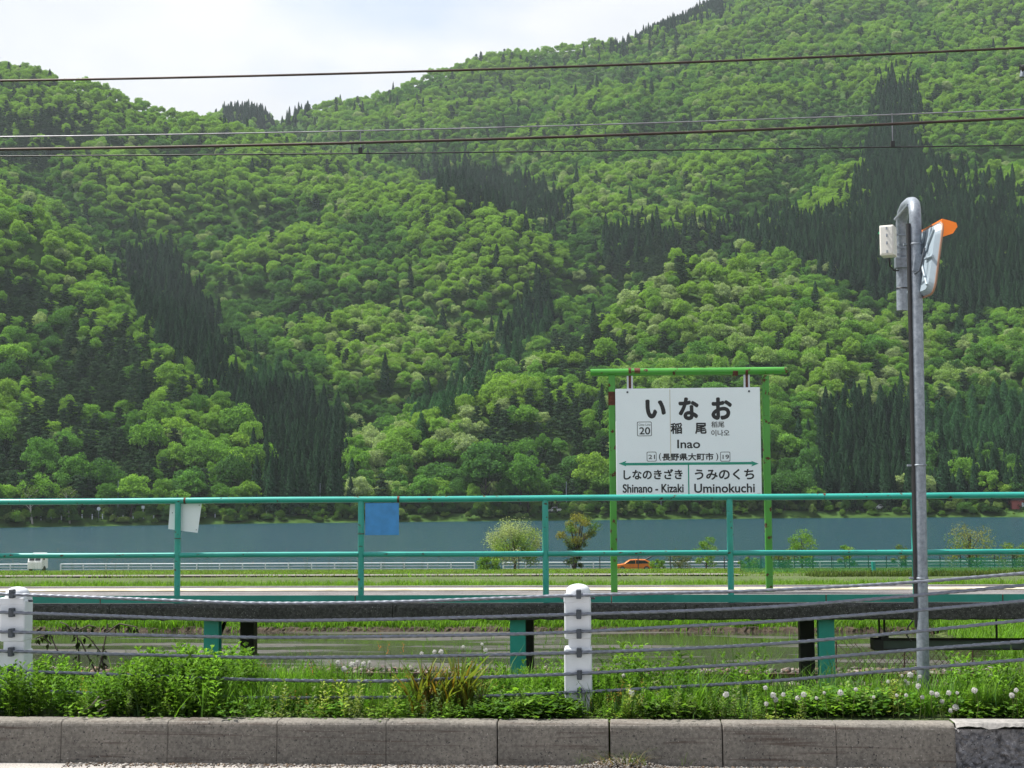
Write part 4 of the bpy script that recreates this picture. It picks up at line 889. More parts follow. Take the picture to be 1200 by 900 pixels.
class PB:
    def __init__(s): s.v, s.f, s.t = [], [], []
    def q(s, V, Fc=((0, 1, 2, 3),), t=1.0):
        o = len(s.v); s.v += [tuple(p) for p in V]; s.f += [tuple(i + o for i in f) for f in Fc]; tt = (t, t, t) if np.isscalar(t) else t; s.t += [tt] * len(V)
    def out(s): return np.array(s.v), np.array(s.f), np.array(s.t)
def p_grass(seed, n=14, h=0.3, w=0.007, spread=0.05, lean=0.12, t=1.0):
    r = np.random.default_rng(seed); b = PB()
    for i in range(n):
        V, Fc = blade(h * r.uniform(0.5, 1.1), w * r.uniform(.7, 1.3), lean * r.uniform(0.2, 1.6), r.uniform(0, 6.28), r.normal(0, spread, 2)); k = r.uniform(0.7, 1.25); b.q(V, Fc, (t * k, t * k, t * k))
    return b.out()
def p_mug(seed, h=0.34, n=20, L=0.062):
    r = np.random.default_rng(seed); b = PB(); V, Fc = blade(h, 0.007, r.uniform(0, .06), r.uniform(0, 6.28)); b.q(V, Fc, 0.6)
    for i in range(n):
        f = (i + 1) / n; z = h * (0.18 + 0.82 * f); th = i * 2.4 + r.normal(0, .3); el = R(r.uniform(5, 45) + 25 * f); d = np.array([math.cos(th) * math.cos(el), math.sin(th) * math.cos(el), math.sin(el)]); up = np.array([-math.cos(th) * math.sin(el), -math.sin(th) * math.sin(el), math.cos(el)])
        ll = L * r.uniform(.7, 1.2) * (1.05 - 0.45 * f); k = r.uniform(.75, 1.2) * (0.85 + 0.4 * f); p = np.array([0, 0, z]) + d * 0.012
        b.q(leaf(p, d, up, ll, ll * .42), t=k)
        sd = np.cross(d, up)
        for s_ in (-1, 1):
            dd = d * 0.75 + sd * s_ * 0.65; dd /= np.linalg.norm(dd); b.q(leaf(p + d * ll * .3, dd, up, ll * .6, ll * .26), t=k * .95)
    return b.out()
def p_horse(seed, h=0.26):
    r = np.random.default_rng(seed); b = PB()
    for s_ in range(3):
        o = r.normal(0, .03, 2); hh = h * r.uniform(.7, 1.1); V, Fc = blade(hh, .004, r.uniform(0, .03), r.uniform(0, 6.28), o, 2); b.q(V, Fc, .8)
        for i in range(9):
            z = hh * (0.2 + .08 * i)
            for k in range(6):
                th = k * 1.05 + i * .4; L = .06 * (1 - .07 * i); d = np.array([math.cos(th) * .55, math.sin(th) * .55, .83]); p = np.array([o[0], o[1], z]); n_ = np.array([-math.sin(th), math.cos(th), 0]) * .0016; b.q([p - n_, p + n_, p + d * L + n_ * .4, p + d * L - n_ * .4], t=r.uniform(.8, 1.2))
    return b.out()
def p_low(seed, n=34, rad=0.10, h=0.11, L=0.035, asp=0.7):
    r = np.random.default_rng(seed); b = PB()
    for i in range(n):
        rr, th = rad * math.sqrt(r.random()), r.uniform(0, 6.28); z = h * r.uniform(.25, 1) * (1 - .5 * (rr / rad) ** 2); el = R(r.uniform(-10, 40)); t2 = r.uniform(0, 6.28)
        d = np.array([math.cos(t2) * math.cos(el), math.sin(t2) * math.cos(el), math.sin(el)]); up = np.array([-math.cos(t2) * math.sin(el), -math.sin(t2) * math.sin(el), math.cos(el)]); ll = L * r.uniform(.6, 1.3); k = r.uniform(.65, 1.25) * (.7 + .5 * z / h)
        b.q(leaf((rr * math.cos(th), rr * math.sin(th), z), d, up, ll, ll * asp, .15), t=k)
    return b.out()
def p_strap(seed, n=16, h=0.34, w=0.03):
    r = np.random.default_rng(seed); b = PB()
    for i in range(n):
        V, Fc = blade(h * r.uniform(.5, 1.05), w * r.uniform(.6, 1.2), .16 * r.uniform(.3, 1.5), r.uniform(0, 6.28), r.normal(0, .025, 2), 4); c = [(1.0, 1.0, 1.0), (1.5, .75, .6), (1.2, 1.05, .8)][r.integers(0, 3)]; k = r.uniform(.7, 1.2); b.q(V, Fc, tuple(k * x for x in c))
    return b.out()
def p_seed(seed, h=0.42, col=(1, 1, 1)):
    r = np.random.default_rng(seed); b = PB()
    for s_ in range(3):
        o = r.normal(0, .03, 2); th = r.uniform(0, 6.28); hh = h * r.uniform(.7, 1.1); V, Fc = blade(hh, .004, r.uniform(.02, .12), th, o, 3); b.q(V, Fc, (.6, .8, .6)); tip = np.mean(V[-2:], 0)
        for i in range(14): p = tip - np.array([0, 0, r.uniform(0, .11)]) + r.normal(0, .006, 3); d = r.normal(0, 1, 3); d /= np.linalg.norm(d); b.q(leaf(p, d, np.array([0, 0, 1.0]), .012, .006), t=col)
    return b.out()
def plants(name, protos, pts, smin, smax, cols, seed, lean=0.12):
    r = np.random.default_rng(seed); n = len(pts); t = np.array(cols)[r.integers(0, len(cols), n)] * r.uniform(.8, 1.2, (n, 1))
    sc_ = r.uniform(smin, smax, n)
    if pts[:, 1].max() < 9.5:                                   # the verge grows in clumps, thin in between
        cl = fbm(pts[:, 0], pts[:, 1], 0.42, 2, 60 + seed); sc_ *= np.clip(0.95 + 0.6 * cl, 0.5, 1.14); kp = r.random(n) < np.clip(0.95 + 1.3 * cl, 0.35, 1); pts, t, sc_ = pts[kp], t[kp], sc_[kp]; n = len(pts)
        t = t * (1 + 0.5 * fbm(pts[:, 0], pts[:, 1], 0.3, 2, 90 + seed))[:, None]
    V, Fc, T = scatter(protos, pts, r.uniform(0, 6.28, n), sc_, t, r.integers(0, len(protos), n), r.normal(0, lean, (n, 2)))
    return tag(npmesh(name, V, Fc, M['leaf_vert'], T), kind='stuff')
def strip(pxa, pxb, ya, yb, n, dz=-0.01):
    px = rng.uniform(pxa, pxb, n); y = rng.uniform(ya, yb, n); x = np.array([XW(a, 800, b) for a, b in zip(px, y)]); return np.column_stack([x, y, ground_z(x, y) + dz])
G1, G2, G3, G4 = (0.10, 0.21, 0.030), (0.13, 0.25, 0.035), (0.075, 0.165, 0.028), (0.16, 0.26, 0.05)
MUG, HOR, LOW, GRS, STR = [p_mug(i) for i in range(4)], [p_horse(i) for i in range(3)], [p_low(i) for i in range(4)], [p_grass(i) for i in range(4)], [p_strap(i) for i in range(2)]
cat_ = np.concatenate
Y0, Y1 = 7.93, 9.0
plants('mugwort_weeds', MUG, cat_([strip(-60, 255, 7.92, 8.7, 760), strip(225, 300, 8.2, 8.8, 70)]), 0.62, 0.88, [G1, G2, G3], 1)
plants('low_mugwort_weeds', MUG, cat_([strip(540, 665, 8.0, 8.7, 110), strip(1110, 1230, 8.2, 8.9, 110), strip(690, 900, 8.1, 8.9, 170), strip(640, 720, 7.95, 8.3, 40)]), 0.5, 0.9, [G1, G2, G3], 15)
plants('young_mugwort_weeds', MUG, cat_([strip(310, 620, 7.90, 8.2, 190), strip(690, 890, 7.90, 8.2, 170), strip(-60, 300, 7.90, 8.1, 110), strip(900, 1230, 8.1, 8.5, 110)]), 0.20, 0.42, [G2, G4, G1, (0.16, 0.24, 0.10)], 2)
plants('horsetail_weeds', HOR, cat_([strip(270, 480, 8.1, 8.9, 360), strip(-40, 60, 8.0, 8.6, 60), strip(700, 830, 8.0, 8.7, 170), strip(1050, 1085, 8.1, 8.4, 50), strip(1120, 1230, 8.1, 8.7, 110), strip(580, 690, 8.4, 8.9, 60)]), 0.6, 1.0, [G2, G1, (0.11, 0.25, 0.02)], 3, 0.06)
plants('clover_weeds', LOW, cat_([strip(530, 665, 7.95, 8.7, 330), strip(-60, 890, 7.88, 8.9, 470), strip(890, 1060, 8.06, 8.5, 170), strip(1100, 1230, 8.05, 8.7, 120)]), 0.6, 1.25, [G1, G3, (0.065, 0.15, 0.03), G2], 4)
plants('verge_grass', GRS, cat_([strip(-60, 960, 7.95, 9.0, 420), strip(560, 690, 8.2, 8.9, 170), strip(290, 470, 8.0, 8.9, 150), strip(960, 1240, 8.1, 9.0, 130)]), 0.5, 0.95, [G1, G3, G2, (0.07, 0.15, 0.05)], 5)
dp = np.column_stack([rng.normal(xg, 0.12, 26), KY0 - np.abs(rng.normal(0, 0.03, 26)) - .01, np.full(26, 0.02)])
plants('dead_grass', [p_grass(80 + i, 5, 0.10, 0.003, 0.02, 0.12) for i in range(2)], dp, 0.5, 1.1, [(0.22, 0.17, 0.10), (0.10, 0.16, 0.04)], 41, 0.6)
plants('slope_grass', [p_grass(20 + i, 16, 0.42, 0.010, 0.07, 0.2) for i in range(3)], strip(-80, 1280, 9.0, 16.2, 3000), 0.5, 1.0, [G1, G3, (0.06, 0.12, 0.03)], 6)
plants('ballast_grass', GRS + LOW, strip(-80, 1280, 16.0, 19.4, 60), 0.6, 1.2, [G2, G4], 7)
plants('pale_weeds', MUG + LOW, cat_([strip(310, 470, 7.9, 8.15, 60), strip(690, 960, 7.9, 8.2, 90), strip(960, 1060, 8.05, 8.3, 60)]), 0.3, 0.6, [(0.22, 0.30, 0.06), (0.20, 0.27, 0.12), (0.24, 0.30, 0.09)], 43)
plants('dry_weeds', [p_seed(1, .3, (4.5, 2.6, 1.5)), p_seed(2, .36, (4.0, 2.4, 1.6))], cat_([strip(330, 600, 8.0, 8.5, 26), strip(690, 760, 7.98, 8.3, 10), strip(100, 200, 8.0, 8.4, 8)]), 0.35, 0.8, [(0.10, 0.10, 0.05)], 8)
plants('sorrel', [p_seed(3, .5, (6.0, 0.9, 0.4)), p_seed(4, .6, (5.0, 1.0, 0.4))], cat_([strip(200, 560, 8.9, 12, 26), strip(800, 1230, 8.9, 12.5, 22)]), 0.7, 1.1, [(0.09, 0.14, 0.05)], 9)
# bank and field grass beyond the track
def xy(xa, xb, ya, yb, n, dz=0.0):
    x, y = rng.uniform(xa, xb, n), rng.uniform(ya, yb, n); return np.column_stack([x, y, ground_z(x, y) + dz])
TUF = [p_grass(40 + i, 16, 0.22, 0.016, 0.10, 0.10) for i in range(3)]
plants('bank_grass', TUF, cat_([xy(-15, 13, 24.72, 26.5, 5000, -0.01), xy(5.3, 13, 19.4, 24.9, 2600, 0.26)]), 0.7, 1.2, [G1, G2, (0.11, 0.25, 0.02)], 10)
plants('field_edge_grass', TUF, xy(-20, 17, 27.5, 33.5, 9000), 0.5, 1.05, [G1, G2, (0.12, 0.23, 0.025)], 11)
TUF2 = [p_grass(50 + i, 26, 0.13, 0.035, 0.5, 0.12) for i in range(3)]
plants('meadow_grass', TUF2, cat_([xy(-70, 60, 71, 138, 12000), xy(-60, 50, 59.0, 61.0, 200)]), 0.7, 1.4, [G1, (0.12, 0.17, 0.04), (0.14, 0.19, 0.05), G2], 12)
plants('field_sorrel', [p_seed(5, 1.0, (3.4, 1.0, 0.5))], cat_([xy(-55, -10, 74, 110, 260), xy(0, 12, 74, 100, 40)]), 0.8, 1.6, [(0.10, 0.11, 0.05)], 13)
plants('hedge_grass', [p_grass(90 + i, 40, 0.30, 0.03, 0.30, 0.12) for i in range(2)], xy(8, 26, 56, 60, 420), 0.6, 1.1, [(0.045, 0.075, 0.022), (0.07, 0.10, 0.03), (0.10, 0.15, 0.04)], 42)
ro = []
for r_ in np.arange(20.6, 24.4, 0.55): ro.append(np.column_stack([np.arange(-3, 5.2, .17) + rng.normal(0, .03, len(np.arange(-3, 5.2, .17))), np.full(len(np.arange(-3, 5.2, .17)), r_), np.full(len(np.arange(-3, 5.2, .17)), -1.01)]))
ro = cat_(ro); ro = ro[rng.random(len(ro)) < 0.75]
plants('rice_seedlings', [p_grass(60 + i, 5, 0.15, 0.006, 0.012, 0.05) for i in range(3)], ro, 0.7, 1.2, [(0.10, 0.22, 0.03)], 14)

# reddish dock clump
dk = thing('dock_plant', 'reddish green clump of upright dock leaves just over the kerb below the blue plate', 'plant', P(515, 834, 8.1))
v_, f_, t_ = [], [], []
r0 = np.random.default_rng(31); n = 14; pts = np.column_stack([r0.normal(0, .13, n), r0.normal(0.05, .05, n), np.zeros(n)])
V, Fc, T = scatter(STR, pts, r0.uniform(0, 6, n), r0.uniform(.75, 1.15, n), np.array([(0.13, 0.17, 0.035)] * n), r0.integers(0, 2, n), r0.normal(0, .12, (n, 2))); npmesh('leaves', V, Fc, M['leaf_vert'], T, dk)
v, f, t_ = p_seed(77, .30, (2.6, 1.0, .5)); npmesh('flower_stalk', v * 1.0, f, M['leaf_vert'], t_ * np.array((.10, .09, .05)), dk)
# dark withered shrub by the far post
ws = thing('withered_shrub', 'dark leaved spindly stems standing beside the far white guard post', 'shrub', P(100, 790, 9.1))
mb, lv = MB(), []
rs = np.random.default_rng(8)
STM = [[(118, 800), (95, 752), (78, 732), (70, 729)], [(125, 800), (118, 765), (105, 748), (82, 735)], [(90, 800), (66, 760), (58, 742), (52, 738)], [(92, 790), (92, 765), (89, 730)], [(115, 790), (124, 745), (126, 731)], [(124, 742), (140, 731), (160, 735)], [(60, 755), (50, 745), (42, 748)], [(70, 798), (48, 775), (44, 772)], [(89, 740), (104, 733), (112, 735)]]
for st_ in STM:
    pts = [P(a, b, 9.1 + rs.normal(0, .03)) for a, b in st_]; mb.tube(pts, [0.006, 0.005, 0.004, 0.003][:len(pts)], 5)
    for k in range(9):
        i = rs.integers(1, len(pts)); p = pts[i - 1] + (pts[i] - pts[i - 1]) * rs.random(); d = rs.normal(0, .6, 3); d[2] = -abs(d[2]) - .5; d /= np.linalg.norm(d); up = np.array([rs.normal(), -1, .3]); up /= np.linalg.norm(up); lv.append(leaf(p + d * .01, d, up, rs.uniform(.035, .06), rs.uniform(.016, .028)))
mb.build('stems', M['bark'], ws); V = np.array(lv).reshape(-1, 3) - np.array(ws.location); npmesh('leaves', V, np.arange(len(V)).reshape(-1, 4), leafmat('dark_leaf', 'plain', (0.022, 0.030, 0.016), .2), None, ws)
dt = thing('dead_branch', 'grey dead twig lying in the leafy weeds just over the kerb', 'branch', P(108, 830, 7.95))
mb = MB()
for st_ in ([(92, 836), (105, 829), (118, 823), (132, 819)], [(105, 829), (112, 821), (116, 816)], [(118, 823), (128, 825)], [(112, 836), (120, 830), (124, 828)]): mb.tube([P(a, b, 7.93) for a, b in st_], [.006, .005, .004, .003][:len(st_)], 6)
mb.build('twigs', plain('dead_wood', (.28, .24, .20), .9), dt)
# dandelion clocks
DAN = [(1003, 808), (985, 812), (966, 812), (1024, 817), (1078, 793), (1061, 798), (1064, 801), (1076, 804), (1057, 792), (1067, 791), (1051, 815), (1062, 815), (1112, 812), (1122, 812), (1142, 809), (1161, 792), (1191, 809), (1195, 800), (1186, 815), (1098, 814), (1104, 822), (1092, 812), (1114, 833), (1120, 829), (1081, 817), (1041, 799), (1049, 797), (731, 792), (897, 806), (906, 815), (918, 814), (909, 820), (935, 818), (942, 814), (957, 818), (898, 825), (851, 814), (740, 812), (403, 784), (413, 779), (419, 776), (426, 778), (433, 776), (396, 776), (543, 758), (569, 762), (565, 755), (517, 764), (509, 764), (494, 766)]
rd = np.random.default_rng(17)
def puff_mesh(k):
    n = 150; N = rd.normal(0, 1, (n, 3)); N /= np.linalg.norm(N, axis=1)[:, None]; C = N * .0165 * rd.uniform(.75, 1.05, (n, 1)); V, Fc = cards(C, N, rd.uniform(.006, .010, n), 1.0, .5, rd); return npmesh('seed_head', V, Fc, M['puff'], link=False).data
PUF = [puff_mesh(k) for k in range(3)]
def dan_where(px):
    if px < 460: return 'dandelion clock in the tuft below the blue plate'
    if px < 600: return 'dandelion clock standing tall over the reddish dock clump'
    if px < 760: return 'dandelion clock beside the white guard post under the sign'
    if px < 1000: return 'dandelion clock in the low weeds near the sloping teal platform leg'
    if px < 1088: return 'dandelion clock at the foot of the mirror pole'
    return 'dandelion clock in the weeds past the mirror pole'
for i, (a, b) in enumerate(DAN):
    Y = 8.0 if b > 803 else 8.5; h_ = P(a, b, Y); g = ground_z(0, Y); g = min(g, h_[2] - .08)
    d = thing('dandelion', dan_where(a), 'dandelion', (h_[0] + rd.normal(0, .01), Y, g), dan_where(a).replace('dandelion clock', 'dandelion clocks'))
    st_ = MB().tube([np.array(d.location), (np.array(d.location) + h_) / 2 + rd.normal(0, .006, 3), h_], [.0022, .002, .0018], 5).build('stem', M['stem'], d)
    q = bpy.data.objects.new('seed_head', PUF[i % 3]); q.parent = d; q.location = Vector(h_ - np.array(d.location)); q.rotation_euler = rd.uniform(0, 6, 3); q.scale = (rd.uniform(.5, 1.05),) * 3; COL.objects.link(q)

# chain-link remnant beside the teal leg
cf = thing('chain_link_fence', 'sagging rusty wire mesh beyond the track beside a teal platform leg', 'fence', P(1035, 785, 19.42)); mb = MB()
for i in range(22):
    a = 975 + i * 8
    for s_ in (-1, 1):
        x0_, x1_ = a, a + s_ * 30
        if 970 < x1_ < 1160: mb.tube([P(x0_, 786, 19.42), P((x0_ + x1_) / 2, 768 + 4 * math.sin(i), 19.42), P(x1_, 753 + 5 * math.sin(i * .9), 19.45)], .0035, 4)
mb.build('mesh', M['rail'], cf)
for a in (980, 1060, 1140): tubeobj('post', [P(a, 790, 19.45), P(a, 752, 19.45)], .01, M['rail'], cf)

# ================================================================== overhead wires
WY = 18.0
def wire(name, label, pts, r, mat, Y):
    p = [P(a, b, Y) for a, b in pts]; xs_ = np.linspace(p[0][0], p[-1][0], 40); co = np.polyfit([q[0] for q in p], [q[2] for q in p], 2)
    t = thing(name, label, 'wire', p[len(p) // 2], 'wires strung over the track'); tubeobj('strand', [(x, Y, np.polyval(co, x)) for x in xs_], r, mat, t, 8); return t, co
wire('overhead_wire', 'thick brown overhead feeder wire crossing the sky, highest of all', [(-150, 97), (0, 94), (300, 89), (600, 80), (900, 69.5), (1200, 56), (1350, 48)], .0145, M['wire'], 16.5)
ms_, cm = wire('messenger_wire', 'thin silvery messenger wire carrying two droppers', [(-150, 161.5), (0, 160.5), (300, 155.5), (600, 148.5), (900, 140), (1200, 128.5), (1350, 121)], .0085, M['wire_silver'], WY)
wire('overhead_wire', 'thick brown overhead wire running just below the thin messenger wire', [(-150, 177), (0, 174.5), (300, 169.5), (600, 162.5), (900, 152), (1200, 138), (1350, 130)], .017, M['wire'], 16.8)
ct_, cc = wire('contact_wire', 'thin black contact wire, lowest of the overhead wires', [(-150, 184), (0, 183), (300, 180.5), (600, 178), (900, 174.5), (1200, 170), (1350, 167.5)], .009, M['black'], WY)
for a in (422.5, 1046):
    x = XW(a, 160, WY); tubeobj('dropper', [(x, WY, np.polyval(cm, x) + .02), (x, WY, np.polyval(cc, x))], .006, M['wire_silver'], ms_)
    MB().box((x - .025, WY - .02, np.polyval(cc, x)), (x + .025, WY + .02, np.polyval(cc, x) + .075)).build('ear', M['black'], ms_)
    if a < 500: MB().lathe([(.0005, -.02), (.02, -.014), (.026, 0), (.02, .014), (.0005, .02)], (x + .05, WY, np.polyval(cc, x) + .135), 10).build('joint', M['white_paint'], ms_)
tw = thing('catenary_mast', 'insulator and bracket of the overhead line mast at the picture edge', 'mast', (XW(1300, 500, 19.3), 19.3, -1.0)); mx_ = tw.location[0]
MB().tube([(mx_, 19.3, -1.2), (mx_, 19.3, 9.5)], .14, 14).build('mast', M['galv'], tw)
ip = P(1198, 81, 19.0); MB().tube([(mx_, 19.3, ip[2] + .1), (ip[0] + .12, 19.0, ip[2] + .02)], .03, 8).build('bracket_arm', M['galv'], tw)
MB().tube([ip + np.array([.14, 0, .03]), ip + np.array([-.02, 0, 0])], .055, 10).build('insulator', M['black'], tw); MB().tube([ip + np.array([.02, 0, -.02]), ip + np.array([.0, 0, -.11])], .04, 10).build('clamp', M['galv'], tw)

# ================================================================== lakeside things on the near shore
def gzf(x, y): return float(ground_z(x, y))
LY = 148.0
def pipe_fence(pxa, pxb, label, step=26.8):
    a, b = XW(pxa, 668, LY), XW(pxb, 668, LY); g = gzf(0, LY); t = thing('pipe_fence', label, 'fence', ((a + b) / 2, LY, g), 'white pipe fences by the lake'); n = max(1, round((pxb - pxa) / step))
    for k in range(3): tubeobj('rail', [(a, LY, g + .16 + .30 * k), (b, LY, g + .16 + .30 * k)], .055, M['white_paint'], t, 6)
    for k in range(n + 1): x = a + (b - a) * k / n; tubeobj('post', [(x, LY, g - .2), (x, LY, g + .80)], .07, M['white_paint'], t, 6)
pipe_fence(-60, 36, 'short white pipe fence by the water behind the white mini truck')
pipe_fence(71, 556, 'long white pipe fence along the water below the white and blue plates')
pipe_fence(590, 722, 'white pipe fence along the water between the willow and the orange car')
pipe_fence(775, 868, 'white pipe fence along the water just past the orange car')
pipe_fence(900, 1240, 'white pipe fence behind the saplings and dark wire fence', 32)
WFY = 118.0
for (xs_, lab) in (((577, 608, 640, 672, 703, 748, 786, 849), 'thin dark wire fence running from the willow past the orange car'), ((878, 892, 913, 931, 953, 975, 996, 1018, 1039, 1062, 1082, 1102, 1126, 1145, 1166, 1187, 1210), 'thin dark wire fence among the saplings around the mirror pole')):
    t = thing('wire_fence', lab, 'fence', (XW(np.mean(xs_), 668, WFY), WFY, gzf(0, WFY)), 'wire fences by the lake'); g = gzf(0, WFY)
    for a in xs_: x = XW(a, 668, WFY); tubeobj('post', [(x, WFY, g - .2), (x, WFY, g + 1.25)], .04, M['dark_steel'], t, 5)
    for k in range(4): tubeobj('wire', [(XW(xs_[0], 668, WFY), WFY, g + .25 + .3 * k), (XW(xs_[-1], 668, WFY), WFY, g + .25 + .3 * k)], .012, M['dark_steel'], t, 4)
# green net
NYY = 76.0
mt = bpy.data.materials.new('green_net'); mt.use_nodes = True; nd, ln = mt.node_tree.nodes, mt.node_tree.links; nd.clear(); out = nd.new('ShaderNodeOutputMaterial'); tr = nd.new('ShaderNodeBsdfTransparent'); df = nd.new('ShaderNodeBsdfDiffuse'); df.inputs['Color'].default_value = (0.02, 0.26, 0.14, 1); mm_ = nd.new('ShaderNodeMixShader')
nn_ = noise(nd, ln, 0.8, 4, posvec(nd, ln)); rp = ramp(nd, ln, nn_.outputs['Fac'], .3, (.35,) * 3, .7, (.65,) * 3); ln.new(rp.outputs[0], mm_.inputs[0]); ln.new(tr.outputs[0], mm_.inputs[1]); ln.new(df.outputs[0], mm_.inputs[2]); ln.new(mm_.outputs[0], out.inputs['Surface'])
a, b = XW(868, 670, NYY), XW(1240, 670, NYY); g = gzf(0, NYY); nt_ = thing('net_fence', 'low green mesh net fence around the plot behind the mirror pole', 'fence', ((a + b) / 2, NYY, g)); V = []
for i in range(61): x = a + (b - a) * i / 60; V += [(x, NYY + .05 * math.sin(i), g + .05), (x, NYY + .05 * math.sin(i), g + .74 + .05 * math.sin(i * .6))]
MB().add(V, [(2 * i, 2 * i + 2, 2 * i + 3, 2 * i + 1) for i in range(60)]).build('net', mt, nt_)
for pxp in (868, 908, 945, 977, 1061, 1102, 1136, 1161, 1200, 1236): x = XW(pxp, 670, NYY); tubeobj('post', [(x, NYY + .06, g - .1), (x, NYY + .06, g + .8)], .012, M['dark_steel'], nt_, 5)
pp = P(1025, 677, NYY - .5); tubeobj('net_post', [(pp[0], NYY - .4, g - .1), (pp[0] - .03, NYY - .4, g + .62)], .11, M['teal_clean'], nt_, 10)
# trees and shrubs on the near shore
def shore_tree(name, label, cat, px, base, w, h, cols, seed, Y=138.0, n=1500, loose=.25, card=(.10, .22), z0=.25, skew=0.0, lobes=13, droop=0.0, stems=1):
    n = int(n * 2.2); r = np.random.default_rng(seed); g = P(px, base, Y); g[2] = gzf(0, Y) - .1; s_ = F / Y / 0.998; W_, H_ = w / s_, h / s_; t = thing(name, label, cat, g); mb = MB(); Vs, Fs, Ts, off = [], [], [], 0
    for k in range(stems): mb.tube([(g[0] + r.normal(0, .05), Y, g[2] - .2), (g[0] + r.normal(0, .1) + skew * W_ * .15, Y, g[2] + H_ * .35), (g[0] + skew * W_ * .4 + r.normal(0, .15), Y, g[2] + H_ * .8)], [H_ * .028, H_ * .018, H_ * .006], 7)
    for i in range(lobes):
        f = (i + .5) / lobes; th = i * 2.4; zz = H_ * (z0 + (0.92 - z0) * f); rr = W_ * .5 * (.35 + .65 * math.sin(math.pi * min(1, .15 + f * .85)) ** .7) * r.uniform(.45, .85)
        c = np.array([rr * math.cos(th) + skew * W_ * .45 * f, rr * math.sin(th), zz]); lr = W_ * r.uniform(.13, .22)
        mb.tube([(g[0] + skew * W_ * .1, Y, g[2] + zz * .45), tuple(g + c * np.array([.6, .6, .85])), tuple(g + c)], [H_ * .012, H_ * .007, H_ * .002], 5)
        m_ = int(n / lobes); N = r.normal(0, 1, (m_, 3)); N /= np.linalg.norm(N, axis=1)[:, None]; C = c + N * lr * (r.uniform(.3, 1.0, (m_, 1)) + loose * r.uniform(0, .8, (m_, 1))) * np.array([1, 1, .75]); C[:, 2] -= droop * r.uniform(0, 1, m_) * H_ * .16
        V, Fc = cards(C, N, r.uniform(*card, m_), .6, .7, r); Vs.append(V); Fs.append(Fc + off); off += len(V); Ts.append(np.repeat(np.array(cols)[r.integers(0, len(cols))][None] * r.uniform(.75, 1.2, (m_, 1)), 4, 0))
    mb.build('trunk', M['bark'], t); npmesh('crown', np.concatenate(Vs), np.concatenate(Fs), M['leaf_vert'], np.concatenate(Ts), t)
WIL = [(0.30, 0.36, 0.20), (0.24, 0.32, 0.12), (0.34, 0.39, 0.25), (0.18, 0.28, 0.07)]
YEL = [(0.17, 0.19, 0.04), (0.11, 0.15, 0.04), (0.20, 0.20, 0.05)]
BRI = [(0.14, 0.26, 0.04), (0.11, 0.22, 0.03), (0.17, 0.28, 0.06)]
shore_tree('willow_tree', 'pale round willow tree by the lake, between blue plate and sign', 'tree', 603, 667, 66, 62, WIL, 1, n=4200, droop=1, lobes=18, z0=.3)
shore_tree('lakeside_tree', 'leaning yellowish tree with ivy clad trunk by the lake', 'tree', 673, 667, 48, 68, YEL + [(0.10, .18, .04)], 2, n=1700, lobes=13, z0=.45, skew=.45, stems=2)
shore_tree('shrub', 'dark ivy clump around the foot of the leaning yellowish tree', 'shrub', 672, 668, 30, 34, [(0.04, .07, .02), (0.06, .10, .03)], 3, Y=137.5, n=600, lobes=8, z0=.15)
shore_tree('sapling', 'bright green sapling just past the orange car', 'tree', 828, 666, 32, 40, BRI, 4, n=700, lobes=9, z0=.15, loose=.5)
shore_tree('shrub', 'grey twiggy shrub between the orange car and the sapling', 'shrub', 797, 666, 32, 22, [(0.10, .12, .05), (.08, .10, .04)], 5, n=420, lobes=8, z0=.2, loose=.8, stems=4)
shore_tree('shrub', 'low green bush touching the tailgate of the orange car', 'shrub', 771, 667, 20, 13, BRI, 6, n=420, lobes=7, z0=.2)
shore_tree('sapling', 'bright green sapling with upswept branches beside the sign frame', 'tree', 940, 665, 46, 46, BRI, 7, n=1100, lobes=12, z0=.15, loose=.4)
shore_tree('sapling', 'small bright sapling midway from the sign to the mirror pole', 'tree', 992, 665, 24, 30, BRI, 8, n=450, lobes=7, z0=.2, loose=.4)
shore_tree('shrub', 'little green bush at the foot of the sign frame', 'shrub', 878, 666, 26, 14, BRI, 9, n=420, lobes=7, z0=.2)
shore_tree('shrub', 'dull olive bush just under the upswept sapling', 'shrub', 915, 666, 34, 18, [(0.07, .11, .03), (.10, .15, .04)], 10, n=500, lobes=8, z0=.2)
shore_tree('sapling', 'thin olive sapling just before the mirror pole', 'tree', 1056, 664, 24, 30, [(0.09, .14, .04), (.12, .18, .05)], 11, n=420, lobes=7, z0=.2, loose=.5)
shore_tree('shrub', 'large loose yellow green shrub past the mirror pole', 'shrub', 1137, 664, 66, 50, [(0.15, .20, .05), (.12, .19, .04), (.18, .20, .08)], 12, n=1300, lobes=15, z0=.12, loose=.6, stems=4)
shore_tree('shrub', 'yellow green shrub at the picture edge past the mirror pole', 'shrub', 1190, 664, 46, 30, [(0.15, .22, .05), (.12, .19, .04)], 13, n=900, lobes=10, z0=.12, loose=.5, stems=3)
shore_tree('shrub', 'round bright green bush in front of the willow', 'shrub', 572, 672, 30, 22, BRI, 14, Y=118, n=800, lobes=10, z0=.12)
